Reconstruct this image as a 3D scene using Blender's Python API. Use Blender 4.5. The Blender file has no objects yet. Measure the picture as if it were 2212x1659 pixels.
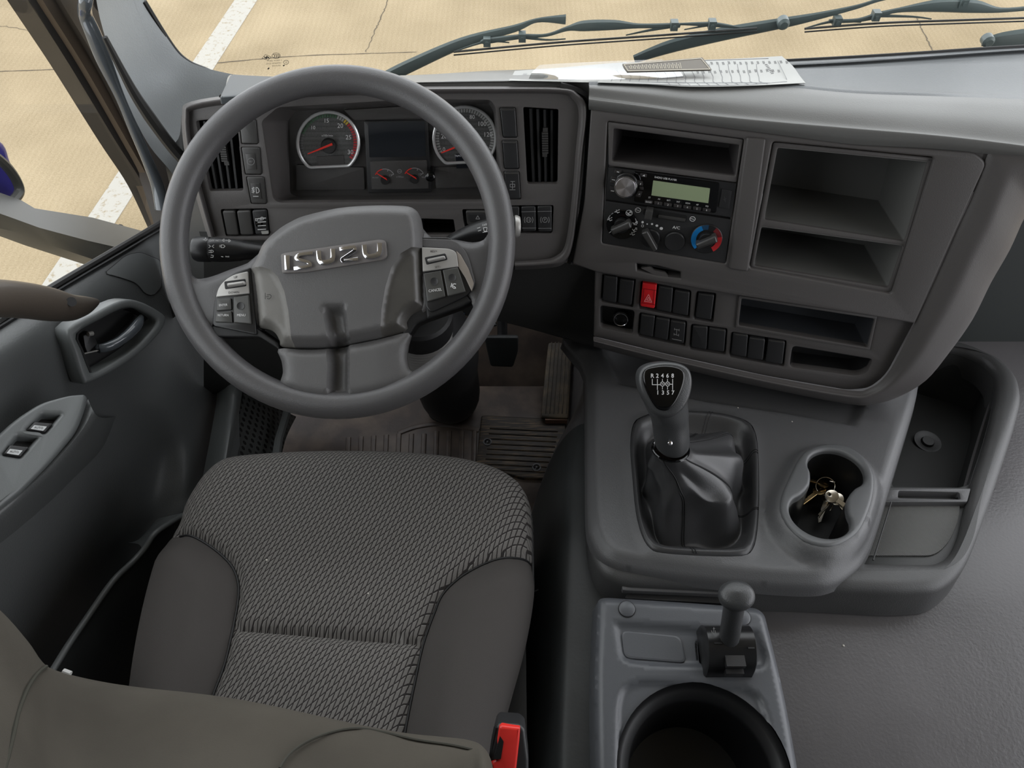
import bpy, bmesh, math, random
from mathutils import Vector as V, Matrix, geometry as G
S = bpy.context.scene
COL = S.collection
PI = math.pi
random.seed(4)
# ---------------------------------------------------------------- camera
F, CX, CY, PITCH = 1662.0, 1106.0, 829.5, math.radians(52)
EYE = V((0, 0, 1.45))
SP, CP = math.sin(PITCH), math.cos(PITCH)
cam = bpy.data.cameras.new('camera')
cam.sensor_width = 36; cam.lens = 36*F/2212; cam.clip_start = .02
camo = bpy.data.objects.new('camera', cam); COL.objects.link(camo)
camo.location = EYE; camo.rotation_euler = (PI/2-PITCH, 0, 0)
S.camera = camo
# ---------------------------------------------------------------- daylight
w = bpy.data.worlds.new('sky'); S.world = w; w.use_nodes = True
nt = w.node_tree
bg = nt.nodes['Background']
tc = nt.nodes.new('ShaderNodeTexCoord'); sx = nt.nodes.new('ShaderNodeSeparateXYZ'); rmp = nt.nodes.new('ShaderNodeValToRGB')
nt.links.new(tc.outputs['Generated'], sx.inputs[0]); nt.links.new(sx.outputs['Z'], rmp.inputs[0])
rmp.color_ramp.elements[0].color = (1.22, 1.24, 1.30, 1); rmp.color_ramp.elements[0].position = 0
rmp.color_ramp.elements[1].color = (.97, .99, 1.03, 1); rmp.color_ramp.elements[1].position = .5
nt.links.new(rmp.outputs[0], bg.inputs['Color'])
bg.inputs['Strength'].default_value = 1.0
S.view_settings.view_transform = 'Standard'; S.view_settings.look = 'None'
S.view_settings.gamma = 1; S.view_settings.use_curve_mapping = False
S.view_settings.exposure = 1.36
S.cycles.max_bounces = 7; S.cycles.diffuse_bounces = 3; S.cycles.glossy_bounces = 3
S.cycles.transparent_max_bounces = 12
S.cycles.sample_clamp_indirect = 4
def portal(name, loc, rot, sx_, sy_):
    l = bpy.data.lights.new(name, 'AREA'); l.shape = 'RECTANGLE'; l.size = sx_; l.size_y = sy_
    l.cycles.is_portal = True
    o = bpy.data.objects.new(name, l); COL.objects.link(o); o.location = loc; o.rotation_euler = rot
portal('portal_windshield', (0.36, 1.235, 1.27), (-PI/2-.17, 0, 0), 2.35, 1.1)
portal('portal_left', (-.80, .45, 1.15), (0, -PI/2, 0), 1.2, 1.5)
portal('portal_right', (1.54, .35, 1.05), (0, PI/2, 0), 1.5, 2.0)
# ---------------------------------------------------------------- helpers
def ray(x, y):
    u, w_ = (x-CX)/F, (CY-y)/F
    return V((u, CP+w_*SP, -SP+w_*CP))
def at(x, y, z=None, Y=None, X=None, d=None):
    r = ray(x, y)
    t = d if d else (z-EYE.z)/r.z if z is not None else Y/r.y if Y is not None else X/r.x
    return EYE+r*t
class Fr:
    def __init__(s, o, ex, ey):
        s.o = V(o); s.ex = V(ex).normalized(); s.ez = s.ex.cross(V(ey)).normalized(); s.ey = s.ez.cross(s.ex)
    def w(s, a, b, h=0): return s.o+s.ex*a+s.ey*b+s.ez*h
    def hit(s, x, y, h=0):
        r = ray(x, y); o = s.o+s.ez*h
        t = (o-EYE).dot(s.ez)/r.dot(s.ez); p = EYE+r*t-o
        return (p.dot(s.ex), p.dot(s.ey))
    def P(s, x, y, h=0): return s.w(*s.hit(x, y, h), h)
    def L(s, pts, h=0): return [s.hit(x, y, h) for x, y in pts]
    def loc(s, p):
        q = p-s.o; return (q.dot(s.ex), q.dot(s.ey), q.dot(s.ez))
def lerp(a, b, t): return a+(b-a)*t
def l2(p, q, t): return (lerp(p[0], q[0], t), lerp(p[1], q[1], t))
def area(p): return sum(p[i-1][0]*p[i][1]-p[i][0]*p[i-1][1] for i in range(len(p)))/2
def rp(pts, r, n=4):
    out = []; N = len(pts)
    rs = r if isinstance(r, (list, tuple)) else [r]*N
    for i in range(N):
        p, a, b, rr = V(pts[i]), V(pts[i-1]), V(pts[(i+1) % N]), rs[i]
        da, db = (a-p), (b-p)
        k = min(rr, da.length*.49, db.length*.49)
        if k <= 1e-9: out.append(tuple(p)); continue
        A, B = p+da.normalized()*k, p+db.normalized()*k
        for j in range(n+1):
            t = j/n; out.append(tuple(A*(1-t)**2+p*2*t*(1-t)+B*t*t))
    return out
def cr(pts, n=6, closed=False):
    pts = [V(p) for p in pts]; N = len(pts); out = []
    m = N if closed else N-1
    for i in range(m):
        if closed: p0, p1, p2, p3 = pts[i-1], pts[i], pts[(i+1) % N], pts[(i+2) % N]
        else: p0, p1, p2, p3 = pts[max(i-1, 0)], pts[i], pts[i+1], pts[min(i+2, N-1)]
        for j in range(n):
            t = j/n
            out.append(.5*((2*p1)+(p2-p0)*t+(2*p0-5*p1+4*p2-p3)*t*t+(3*p1-p0-3*p2+p3)*t**3))
    if not closed: out.append(pts[-1])
    return out
def crp(pts, n=6, closed=True): return [tuple(p) for p in cr(pts, n, closed)]
def off(p, d):
    # inward offset of a ccw loop
    N = len(p); out = []
    for i in range(N):
        a, b, c = V(p[i-1]), V(p[i]), V(p[(i+1) % N])
        e1, e2 = (b-a), (c-b)
        if e1.length < 1e-9: e1 = e2
        if e2.length < 1e-9: e2 = e1
        if e1.length < 1e-9: out.append(tuple(b)); continue
        e1.normalize(); e2.normalize()
        n = V((-e1.y, e1.x))+V((-e2.y, e2.x))
        if n.length < 1e-6: out.append(tuple(b)); continue
        n.normalize(); k = max(.5, n.dot(V((-e1.y, e1.x))))
        out.append(tuple(b+n*d/k))
    return out
def circ(c, r, n=28, ry=None, a0=0): return [(c[0]+r*math.cos(a0+2*PI*i/n), c[1]+(ry or r)*math.sin(a0+2*PI*i/n)) for i in range(n)]
def inside(p, poly):
    x, y = p; c = False
    for i in range(len(poly)):
        x1, y1 = poly[i-1]; x2, y2 = poly[i]
        if (y1 > y) != (y2 > y) and x < (x2-x1)*(y-y1)/(y2-y1)+x1: c = not c
    return c
def segd(p, a, b):
    ax, ay = a; dx, dy = b[0]-ax, b[1]-ay; L_ = dx*dx+dy*dy
    t = 0 if L_ == 0 else max(0, min(1, ((p[0]-ax)*dx+(p[1]-ay)*dy)/L_))
    return math.hypot(p[0]-ax-t*dx, p[1]-ay-t*dy)
def pold(p, pl, closed=True): return min(segd(p, pl[i-1], pl[i]) for i in range(0 if closed else 1, len(pl)))
def resamp(pl, s, closed=True):
    out = []; N = len(pl)
    for i in range(N if closed else N-1):
        a, b = pl[i], pl[(i+1) % N]; d = math.dist(a, b); k = max(1, round(d/s))
        if d < 1e-7: continue
        out += [l2(a, b, j/k) for j in range(k)]
    if not closed: out.append(pl[-1])
    res = [out[0]]
    for p in out[1:]:
        if math.dist(p, res[-1]) > s*.45: res.append(p)
    return res
class M:
    def __init__(s): s.v = []; s.f = []; s.uv = None; s.mi = None
    def add(s, vs, fs):
        n = len(s.v); s.v += [V(p) for p in vs]; s.f += [tuple(i+n for i in f) for f in fs]; return s
    def plate(s, fr, outer, h0, h1, holes=(), bev=0, seg=2, bottom=True, hb=None):
        if area(outer) < 0: outer = outer[::-1]
        loops = [(outer, 1)]+[((h if area(h) > 0 else h[::-1]), -1) for h in holes]
        tops = []
        for lp, sg in loops:
            ring = [(lp, h0)]
            if bev > 0:
                for k in range(seg+1):
                    a = PI/2*k/seg
                    bb = bev if sg > 0 or hb is None else hb; ring.append((off(lp, sg*bb*(1-math.cos(a))), h1-bb*(1-math.sin(a))))
            else: ring.append((lp, h1))
            n = len(lp); vs = [fr.w(p[0], p[1], h) for r_, h in ring for p in r_]; fs = []
            for k in range(len(ring)-1):
                for i in range(n):
                    a, b = k*n+i, k*n+(i+1) % n
                    fs.append((a, b, b+n, a+n) if sg > 0 else (b, a, a+n, b+n))
            s.add(vs, fs); tops.append(ring[-1][0])
        for cap, h in ((tops, h1),)+(((([l[0] for l in loops]), h0),) if bottom and not holes else ()):
            flat = [p for l in cap for p in l]
            if len(cap) == 1 and h == h1 and len(flat) <= 4: tr = [tuple(range(len(flat)))]
            else: tr = G.tessellate_polygon([[V((p[0], p[1], 0)) for p in l] for l in cap])
            up = h == h1
            fs = []
            for t in tr:
                ar = area([flat[i] for i in t])
                if abs(ar) < 1e-14: continue
                fs.append(tuple(t) if (ar > 0) == up else tuple(t)[::-1])
            s.add([fr.w(p[0], p[1], h) for p in flat], fs)
        return s
    def pp(s, fr, px, h0, h1, r=0, holes=(), bev=0, seg=2, bottom=True, n=4, hb=None):
        "plate from image points; holes = list of (points, radius)"
        o = fr.L(rp(px, r, n) if r else px, h1)
        hs = [fr.L(rp(q, rr, n) if rr else q, h1) for q, rr in holes]
        return s.plate(fr, o, h0, h1, hs, bev, seg, bottom, hb)
    def tube(s, pts, r, n=10, closed=False, caps=True, sq=1, up=None):
        pts = [V(p) for p in pts]; N = len(pts)
        rr = r if isinstance(r, (list, tuple)) else [r]*N
        T = []
        for i in range(N):
            a = pts[i-1] if (closed or i) else pts[i]; b = pts[(i+1) % N] if (closed or i < N-1) else pts[i]
            T.append((b-a).normalized())
        u = V(up) if up else T[0].orthogonal()
        vs = []; fs = []
        for i in range(N):
            u = (u-T[i]*u.dot(T[i])).normalized() if not up else (V(up)-T[i]*V(up).dot(T[i])).normalized()
            v_ = T[i].cross(u)
            for k in range(n):
                a = 2*PI*k/n; vs.append(pts[i]+u*math.cos(a)*rr[i]*sq+v_*math.sin(a)*rr[i])
        for i in range(N if closed else N-1):
            j = (i+1) % N
            for k in range(n):
                l = (k+1) % n; fs.append((i*n+k, i*n+l, j*n+l, j*n+k))
        if caps and not closed: fs += [tuple(range(n))[::-1], tuple((N-1)*n+k for k in range(n))]
        return s.add(vs, fs)
    def loft(s, rings, closed=True, cap0=False, cap1=False):
        n = len(rings[0]); vs = [p for r in rings for p in r]; fs = []
        for i in range(len(rings)-1):
            for k in range(n if closed else n-1):
                l = (k+1) % n; fs.append((i*n+k, i*n+l, (i+1)*n+l, (i+1)*n+k))
        if cap0: fs.append(tuple(range(n))[::-1])
        if cap1: fs.append(tuple((len(rings)-1)*n+k for k in range(n)))
        return s.add(vs, fs)
    def surf(s, rows, nu=6, nv=6):
        R = [cr(r, nu) for r in rows]
        C = [cr([R[i][k] for i in range(len(R))], nv) for k in range(len(R[0]))]
        g = [[C[k][i] for k in range(len(C))] for i in range(len(C[0]))]
        return s.loft(g, closed=False)
    def box(s, c, d, fr=None):
        c = V(c); ex, ey, ez = (fr.ex, fr.ey, fr.ez) if fr else (V((1, 0, 0)), V((0, 1, 0)), V((0, 0, 1)))
        vs = [c+ex*(i*d[0]/2)+ey*(j*d[1]/2)+ez*(k*d[2]/2) for k in (-1, 1) for j in (-1, 1) for i in (-1, 1)]
        return s.add(vs, [(0, 2, 3, 1), (4, 5, 7, 6), (0, 1, 5, 4), (2, 6, 7, 3), (0, 4, 6, 2), (1, 3, 7, 5)])
    def lathe(s, o, ax, prof, n=24, sx=1, u=None):
        ax = V(ax).normalized(); u = (V(u)-ax*V(u).dot(ax)).normalized() if u else ax.orthogonal().normalized(); v_ = ax.cross(u)
        rings = [[V(o)+ax*h+u*math.cos(2*PI*k/n)*r*sx+v_*math.sin(2*PI*k/n)*r for k in range(n)] for r, h in prof]
        return s.loft(rings, True, True, True)
    def text(s, fr, t, c, size, h, ang=0, sxp=1, shear=None, font=None, bold=0):
        "print on a surface: c image centre, size = cap height in image pixels"
        cu = bpy.data.curves.new('t', 'FONT'); cu.body = t; cu.align_x = 'CENTER'; cu.align_y = 'CENTER'; cu.resolution_u = 2; cu.offset = bold
        o = bpy.data.objects.new('t', cu); me = bpy.data.meshes.new_from_object(o)
        k = size/.72; a = math.radians(ang); ca, sa = math.cos(a), math.sin(a)
        vs = []
        for p in me.vertices:
            x, y = p.co.x*k*sxp, p.co.y*k
            if shear: x += y*shear
            vs.append(fr.P(c[0]+x*ca-y*sa, c[1]-x*sa-y*ca, h))
        s.add(vs, [tuple(p.vertices) for p in me.polygons])
        bpy.data.objects.remove(o); bpy.data.curves.remove(cu); bpy.data.meshes.remove(me)
        return s
    def strokes(s, fr, lines, wpx, h):
        for ln in lines:
            for i in range(len(ln)-1):
                a, b = V(ln[i]), V(ln[i+1]); d = b-a
                if d.length < 1e-6: continue
                d.normalize(); n = V((-d.y, d.x))*wpx/2; e = d*wpx*.3
                s.add([fr.P(p.x, p.y, h) for p in (a-e+n, a-e-n, b+e-n, b+e+n)], [(0, 1, 2, 3)])
        return s
    def disc(s, fr, c, rx, ry, h, n=20):
        return s.add([fr.P(x, y, h) for x, y in circ(c, rx, n, ry)], [tuple(range(n))])
    def bin(s, fr, q, h, depth, t=.003, shrink=.96, open_=0):
        "open tray going back from a face: q local loop at height h"
        if area(q) < 0: q = q[::-1]
        c = (sum(p[0] for p in q)/len(q), sum(p[1] for p in q)/len(q))
        q2 = [l2(c, p, shrink) for p in q]; n = len(q)
        A = [fr.w(p[0], p[1], h) for p in q]; B = [fr.w(p[0], p[1], h-depth) for p in q2]
        o = off(q, -t); o2 = off(q2, -t)
        C = [fr.w(p[0], p[1], h) for p in o]; D = [fr.w(p[0], p[1], h-depth-t) for p in o2]
        s.loft([D, C, A, B], True, True, True)
        return s
ORG = {}
def mk(name, m, mat, parent=None, label=None, cat=None, group=None, kind=None, ang=35, smooth=True, merge=2e-5, flip=None):
    me = bpy.data.meshes.new(name)
    xs = [p.x for p in m.v]; ys = [p.y for p in m.v]; zs = [p.z for p in m.v]
    o0 = V(((min(xs)+max(xs))/2, (min(ys)+max(ys))/2, min(zs)))
    me.from_pydata([p-o0 for p in m.v], [], m.f)
    bm = bmesh.new(); bm.from_mesh(me)
    if m.uv:
        uvl = bm.loops.layers.uv.new('UVMap')
        for f in bm.faces:
            for lo in f.loops: lo[uvl].uv = m.uv(lo.vert.co+o0)
    if merge: bmesh.ops.remove_doubles(bm, verts=bm.verts, dist=merge)
    if flip is None: bmesh.ops.recalc_face_normals(bm, faces=bm.faces)
    else:  # open sheets: keep each island consistent and turn it towards the given point
        bmesh.ops.recalc_face_normals(bm, faces=bm.faces); seen = set(); fp = V(flip)-o0
        for f0 in bm.faces:
            if f0 in seen: continue
            st = [f0]; seen.add(f0); isl = []
            while st:
                f = st.pop(); isl.append(f)
                for e_ in f.edges:
                    for g in e_.link_faces:
                        if g not in seen: seen.add(g); st.append(g)
            if sum((fp-f.calc_center_median()).normalized().dot(f.normal)*f.calc_area() for f in isl) < 0:
                for f in isl: f.normal_flip()
    bm.to_mesh(me); bm.free()
    if smooth:
        me.polygons.foreach_set('use_smooth', [True]*len(me.polygons))
        me.set_sharp_from_angle(angle=math.radians(ang))
    for x in (mat if isinstance(mat, (list, tuple)) else [mat]): me.materials.append(x)
    ob = bpy.data.objects.new(name, me); COL.objects.link(ob)
    if parent: ob.parent = parent; ob.location = o0-ORG[parent]
    else: ob.location = o0
    ORG[ob] = o0
    setp(ob, label, cat, group, kind)
    return ob
def setp(ob, label=None, cat=None, group=None, kind=None):
    if label: ob['label'] = label
    if cat: ob['category'] = cat
    if group: ob['group'] = group
    if kind: ob['kind'] = kind
def thing(name, label, cat, loc, group=None):
    ob = bpy.data.objects.new(name, None); COL.objects.link(ob); ob.location = loc; ob.empty_display_size = .05
    ORG[ob] = V(loc); setp(ob, label, cat, group); return ob
def field(fr, outer, hf, sp, seams=(), parts=None, href=0, skirt=None, holes=(), rings=()):
    """a sheet over a local outline; hf(a, b, D) gives its height; seams are local polylines the mesh follows;
    parts(a, b) names the part each face belongs to; skirt = list of (outset, drop) rings around the rim"""
    if area(outer) < 0: outer = outer[::-1]
    outer = resamp(outer, sp); vs = [V(p) for p in outer]; n = len(outer)
    ed = [(i, (i+1) % n) for i in range(n)]
    walls = [outer+[outer[0]]]
    for sm in seams:
        q = resamp(sm, sp, False); k = len(vs); vs += [V(p) for p in q]; ed += [(k+i, k+i+1) for i in range(len(q)-1)]; walls.append(q)
    for rd in rings:
        q = resamp([p for p in off(outer, rd) if inside(p, outer) and pold(p, outer) > rd*.8], sp)
        k = len(vs); vs += [V(p) for p in q]; ed += [(k+i, k+(i+1) % len(q)) for i in range(len(q)) if math.dist(q[i], q[(i+1) % len(q)]) < sp*2.2]; walls.append(q+[q[0]])
    for sm in holes:
        q = resamp(sm, sp*.6); k = len(vs); vs += [V(p) for p in q]; ed += [(k+i, k+(i+1) % len(q)) for i in range(len(q))]; walls.append(q+[q[0]])
    x0, x1 = min(p[0] for p in outer), max(p[0] for p in outer); y0, y1 = min(p[1] for p in outer), max(p[1] for p in outer)
    r = 0; y = y0
    while y < y1:
        x = x0+(sp/2 if r % 2 else 0)
        while x < x1:
            if inside((x, y), outer) and all(pold((x, y), wl, False) > sp*.5 for wl in walls): vs.append(V((x, y)))
            x += sp
        y += sp*.866; r += 1
    V2, E2, F2, *_ = G.delaunay_2d_cdt(vs, ed, [], 0, 1e-7)
    hs = [hf(p.x, p.y, pold(p, outer)) for p in V2]
    W = [fr.w(p.x, p.y, h) for p, h in zip(V2, hs)]
    res = {}
    for f in F2:
        c = (sum(V2[i].x for i in f)/len(f), sum(V2[i].y for i in f)/len(f))
        if not inside(c, outer) or any(inside(c, h) for h in holes): continue
        key = parts(*c) if parts else 'all'
        res.setdefault(key, []).append(tuple(f))
    out = {}
    for k, fs in res.items():
        use = {}; m = M()
        for f in fs:
            for i in f:
                if i not in use: use[i] = len(use)
        m.v = [W[i] for i in use]; m.f = [tuple(use[i] for i in f) for f in fs]; out[k] = m
    if skirt:
        for k in out:
            m = out[k]
            lp = outer
            rings = [[fr.w(p[0], p[1], hf(p[0], p[1], 0)) for p in lp]]
            for o_, d in skirt: rings.append([fr.w(p[0], p[1], hf(q[0], q[1], 0)-d) for p, q in zip(off(lp, -o_), lp)])
            if parts is None: m.loft(rings)
            else:
                for i in range(n):
                    j = (i+1) % n; c = ((outer[i][0]+outer[j][0])/2, (outer[i][1]+outer[j][1])/2)
                    e = V(outer[j])-V(outer[i]); e = V((-e.y, e.x)).normalized()*sp*.3
                    if parts(c[0]+e.x, c[1]+e.y) == k:
                        for a in range(len(rings)-1): m.add([rings[a][i], rings[a][j], rings[a+1][j], rings[a+1][i]], [(0, 1, 2, 3)])
    return out if parts else out['all']
# ---------------------------------------------------------------- materials
def s2l(c): c /= 255; return c/12.92 if c <= .04045 else ((c+.055)/1.055)**2.4
def rgb(r, g, b): return (s2l(r), s2l(g), s2l(b), 1)
def mat(name, c, rough=.5, metal=0, spec=.5, bump=0, scale=600, kind='noise', coat=0, mott=0, mscale=6, dirt=None):
    m = bpy.data.materials.new(name); m.use_nodes = True; t = m.node_tree; p = t.nodes['Principled BSDF']
    p.inputs['Base Color'].default_value = rgb(*c); p.inputs['Roughness'].default_value = rough
    p.inputs['Metallic'].default_value = metal; p.inputs['Specular IOR Level'].default_value = spec; p.inputs['Coat Weight'].default_value = coat
    co = t.nodes.new('ShaderNodeTexCoord')
    if bump:
        if kind == 'noise': n = t.nodes.new('ShaderNodeTexNoise'); n.inputs['Detail'].default_value = 2; o = n.outputs['Fac']
        elif kind == 'cell': n = t.nodes.new('ShaderNodeTexVoronoi'); o = n.outputs['Distance']
        else: n = t.nodes.new('ShaderNodeTexWave'); n.bands_direction = 'DIAGONAL'; o = n.outputs['Fac']
        n.inputs['Scale'].default_value = scale
        t.links.new(co.outputs['Object'], n.inputs['Vector'])
        b = t.nodes.new('ShaderNodeBump'); b.inputs['Strength'].default_value = bump; b.inputs['Distance'].default_value = .0006
        t.links.new(o, b.inputs['Height']); t.links.new(b.outputs[0], p.inputs['Normal'])
    if mott or dirt:
        n2 = t.nodes.new('ShaderNodeTexNoise'); n2.inputs['Scale'].default_value = mscale; n2.inputs['Detail'].default_value = 6
        t.links.new(co.outputs['Object'], n2.inputs['Vector'])
        mx = t.nodes.new('ShaderNodeMix'); mx.data_type = 'RGBA'
        r_ = t.nodes.new('ShaderNodeMapRange'); r_.inputs['From Min'].default_value = .42; r_.inputs['From Max'].default_value = .68
        t.links.new(n2.outputs['Fac'], r_.inputs['Value']); t.links.new(r_.outputs[0], mx.inputs['Factor'])
        mx.inputs['A'].default_value = rgb(*c)
        mx.inputs['B'].default_value = rgb(*(dirt or [min(255, x*(1+mott)) for x in c]))
        t.links.new(mx.outputs['Result'], p.inputs['Base Color'])
    return m
def nd(t, kind, **kw):
    n = t.nodes.new(kind)
    for k, v_ in kw.items(): setattr(n, k, v_)
    return n
def mth(t, op, a, b=None):
    n = nd(t, 'ShaderNodeMath', operation=op)
    for i, x in enumerate((a, b)):
        if x is None: continue
        if isinstance(x, (int, float)): n.inputs[i].default_value = x
        else: t.links.new(x, n.inputs[i])
    return n.outputs[0]
dash_m = mat('dash_plastic', (84, 81, 80), .46, bump=.35, scale=900)
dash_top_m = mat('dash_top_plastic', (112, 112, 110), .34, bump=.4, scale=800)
dash_pad_m = mat('dash_pad_plastic', (86, 89, 91), .42, bump=.3, scale=420, kind='cell')
black_m = mat('black_plastic', (30, 30, 31), .38, bump=.15, scale=900)
switch_m = mat('switch_plastic', (38, 38, 39), .42, bump=.15, scale=900)
slot_m = mat('recess_plastic', (34, 34, 35), .55)
dark_m = mat('deep_black', (12, 12, 13), .6)
gloss_m = mat('gloss_black', (6, 6, 7), .08)
white_ink = mat('white_ink', (215, 215, 215), .5)
dim_ink = mat('grey_ink', (140, 140, 140), .5)
dark_ink = mat('dark_ink', (34, 32, 32), .5)
red_m = mat('red_plastic', (214, 34, 40), .3)
red_dark_m = mat('red_relief', (150, 20, 26), .35)
chrome_m = mat('chrome', (225, 225, 230), .08, metal=1)
silver_m = mat('silver_paint', (165, 163, 160), .33, metal=.35)
wheel_m = mat('wheel_leather', (79, 78, 79), .38, bump=.4, scale=750)
pad_m = mat('airbag_cover', (90, 89, 89), .42, bump=.35, scale=700)
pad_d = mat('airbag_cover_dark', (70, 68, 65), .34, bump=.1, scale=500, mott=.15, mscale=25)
console_m = mat('console_plastic', (84, 84, 85), .42, bump=.5, scale=650)
console_d = mat('console_base_plastic', (64, 64, 64), .45, bump=.45, scale=600, mott=.12, mscale=8)
tray_m = mat('tray_plastic', (44, 45, 44), .5, bump=.2, scale=600)
leather_m = mat('gaiter_leather', (56, 56, 57), .36, bump=.25, scale=900)
bin_m = mat('bin_plastic', (82, 84, 88), .36, bump=.12, scale=900)
door_m = mat('door_plastic', (82, 84, 84), .45, bump=.3, scale=400, kind='cell')
door_s = mat('door_smooth_plastic', (96, 99, 99), .38, bump=.2, scale=800)
pull_m = mat('pull_plastic', (74, 67, 60), .38, bump=.2, scale=800)
pillar_m = mat('pillar_textured_plastic', (150, 154, 156), .5, bump=.3, scale=420, kind='cell')
rubber_m = mat('rubber', (30, 29, 28), .55, bump=.2, scale=200)
handle_m = mat('grab_handle_plastic', (82, 87, 92), .16, coat=.4)
bol_m = mat('bolster_cloth', (72, 69, 67), .85, spec=.2, bump=.4, scale=1500)
back_m = mat('backrest_cloth', (78, 74, 67), .9, spec=.15, bump=.35, scale=900, mott=-.16, mscale=5)
tunnel_m = mat('engine_cover_leatherette', (79, 77, 78), .3, bump=.5, scale=240, kind='noise', mott=.15, mscale=4)
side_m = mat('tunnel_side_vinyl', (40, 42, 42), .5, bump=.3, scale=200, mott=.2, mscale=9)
mat_m = mat('floor_vinyl', (66, 58, 54), .45, bump=.5, scale=120, mott=.3, mscale=14, dirt=(98, 86, 76))
pedal_m = mat('pedal_rubber', (58, 52, 44), .6, bump=.5, scale=300, dirt=(92, 80, 62), mscale=30)
paper_m = mat('paper', (180, 180, 177), .8, spec=.2)
def glass(name, tint=(1, 1, 1, 1), ior=1.45, k=1.0):
    m = bpy.data.materials.new(name); m.use_nodes = True; t = m.node_tree; t.nodes.clear()
    o = nd(t, 'ShaderNodeOutputMaterial'); mx = nd(t, 'ShaderNodeMixShader'); tr = nd(t, 'ShaderNodeBsdfTransparent'); gl = nd(t, 'ShaderNodeBsdfGlossy'); lw = nd(t, 'ShaderNodeLayerWeight')
    tr.inputs[0].default_value = tint; gl.inputs['Roughness'].default_value = .0; lw.inputs['Blend'].default_value = .5
    t.links.new(mth(t, 'MULTIPLY', mth(t, 'ADD', mth(t, 'MULTIPLY', mth(t, 'POWER', lw.outputs['Facing'], 5), .9), .04), k*.5), mx.inputs[0]); t.links.new(tr.outputs[0], mx.inputs[1]); t.links.new(gl.outputs[0], mx.inputs[2]); t.links.new(mx.outputs[0], o.inputs[0])
    return m
glass_m = glass('window_glass', (.98, .99, .98, 1), 1.4, .8)
lens_m = glass('instrument_lens', (1, 1, 1, 1), 1.35, .8)
film_m = glass('clear_film', (.9, .9, .9, 1), 1.5, 1.5)
def fabric():
    m = bpy.data.materials.new('woven_diamond_cloth'); m.use_nodes = True; t = m.node_tree; p = t.nodes['Principled BSDF']
    p.inputs['Roughness'].default_value = .85; p.inputs['Specular IOR Level'].default_value = .2
    uv = nd(t, 'ShaderNodeUVMap'); sp = nd(t, 'ShaderNodeSeparateXYZ'); t.links.new(uv.outputs[0], sp.inputs[0])
    x, y = mth(t, 'MULTIPLY', sp.outputs[0], 1000.0), mth(t, 'MULTIPLY', sp.outputs[1], 1000.0)
    e1, e2 = (7.6, 6.9), (4.1, 14.3); D = e1[0]*e2[1]-e1[1]*e2[0]
    s_ = mth(t, 'FRACT', mth(t, 'SUBTRACT', mth(t, 'MULTIPLY', x, e2[1]/D), mth(t, 'MULTIPLY', y, e2[0]/D)))
    t_ = mth(t, 'FRACT', mth(t, 'SUBTRACT', mth(t, 'MULTIPLY', y, e1[0]/D), mth(t, 'MULTIPLY', x, e1[1]/D)))
    blade = mth(t, 'MULTIPLY', mth(t, 'GREATER_THAN', s_, .24), mth(t, 'GREATER_THAN', t_, .2))
    edge = mth(t, 'MULTIPLY', blade, mth(t, 'GREATER_THAN', t_, .95))  # painted highlight along the top edge of each woven blade
    rib = mth(t, 'MULTIPLY', mth(t, 'SINE', mth(t, 'MULTIPLY', mth(t, 'SUBTRACT', y, mth(t, 'MULTIPLY', x, .8)), 5.0)), .12)
    mx = nd(t, 'ShaderNodeMix', data_type='RGBA'); mx.inputs['A'].default_value = rgb(48, 45, 44); mx.inputs['B'].default_value = rgb(114, 111, 108)
    t.links.new(mth(t, 'MULTIPLY', blade, mth(t, 'SUBTRACT', .92, rib)), mx.inputs['Factor'])
    m2 = nd(t, 'ShaderNodeMix', data_type='RGBA'); m2.inputs['B'].default_value = rgb(148, 146, 142)
    t.links.new(mx.outputs['Result'], m2.inputs['A']); t.links.new(edge, m2.inputs['Factor']); t.links.new(m2.outputs['Result'], p.inputs['Base Color'])
    b = nd(t, 'ShaderNodeBump'); b.inputs['Strength'].default_value = .5; b.inputs['Distance'].default_value = .0006
    t.links.new(blade, b.inputs['Height']); t.links.new(b.outputs[0], p.inputs['Normal'])
    return m
cloth_m = fabric()
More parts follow.
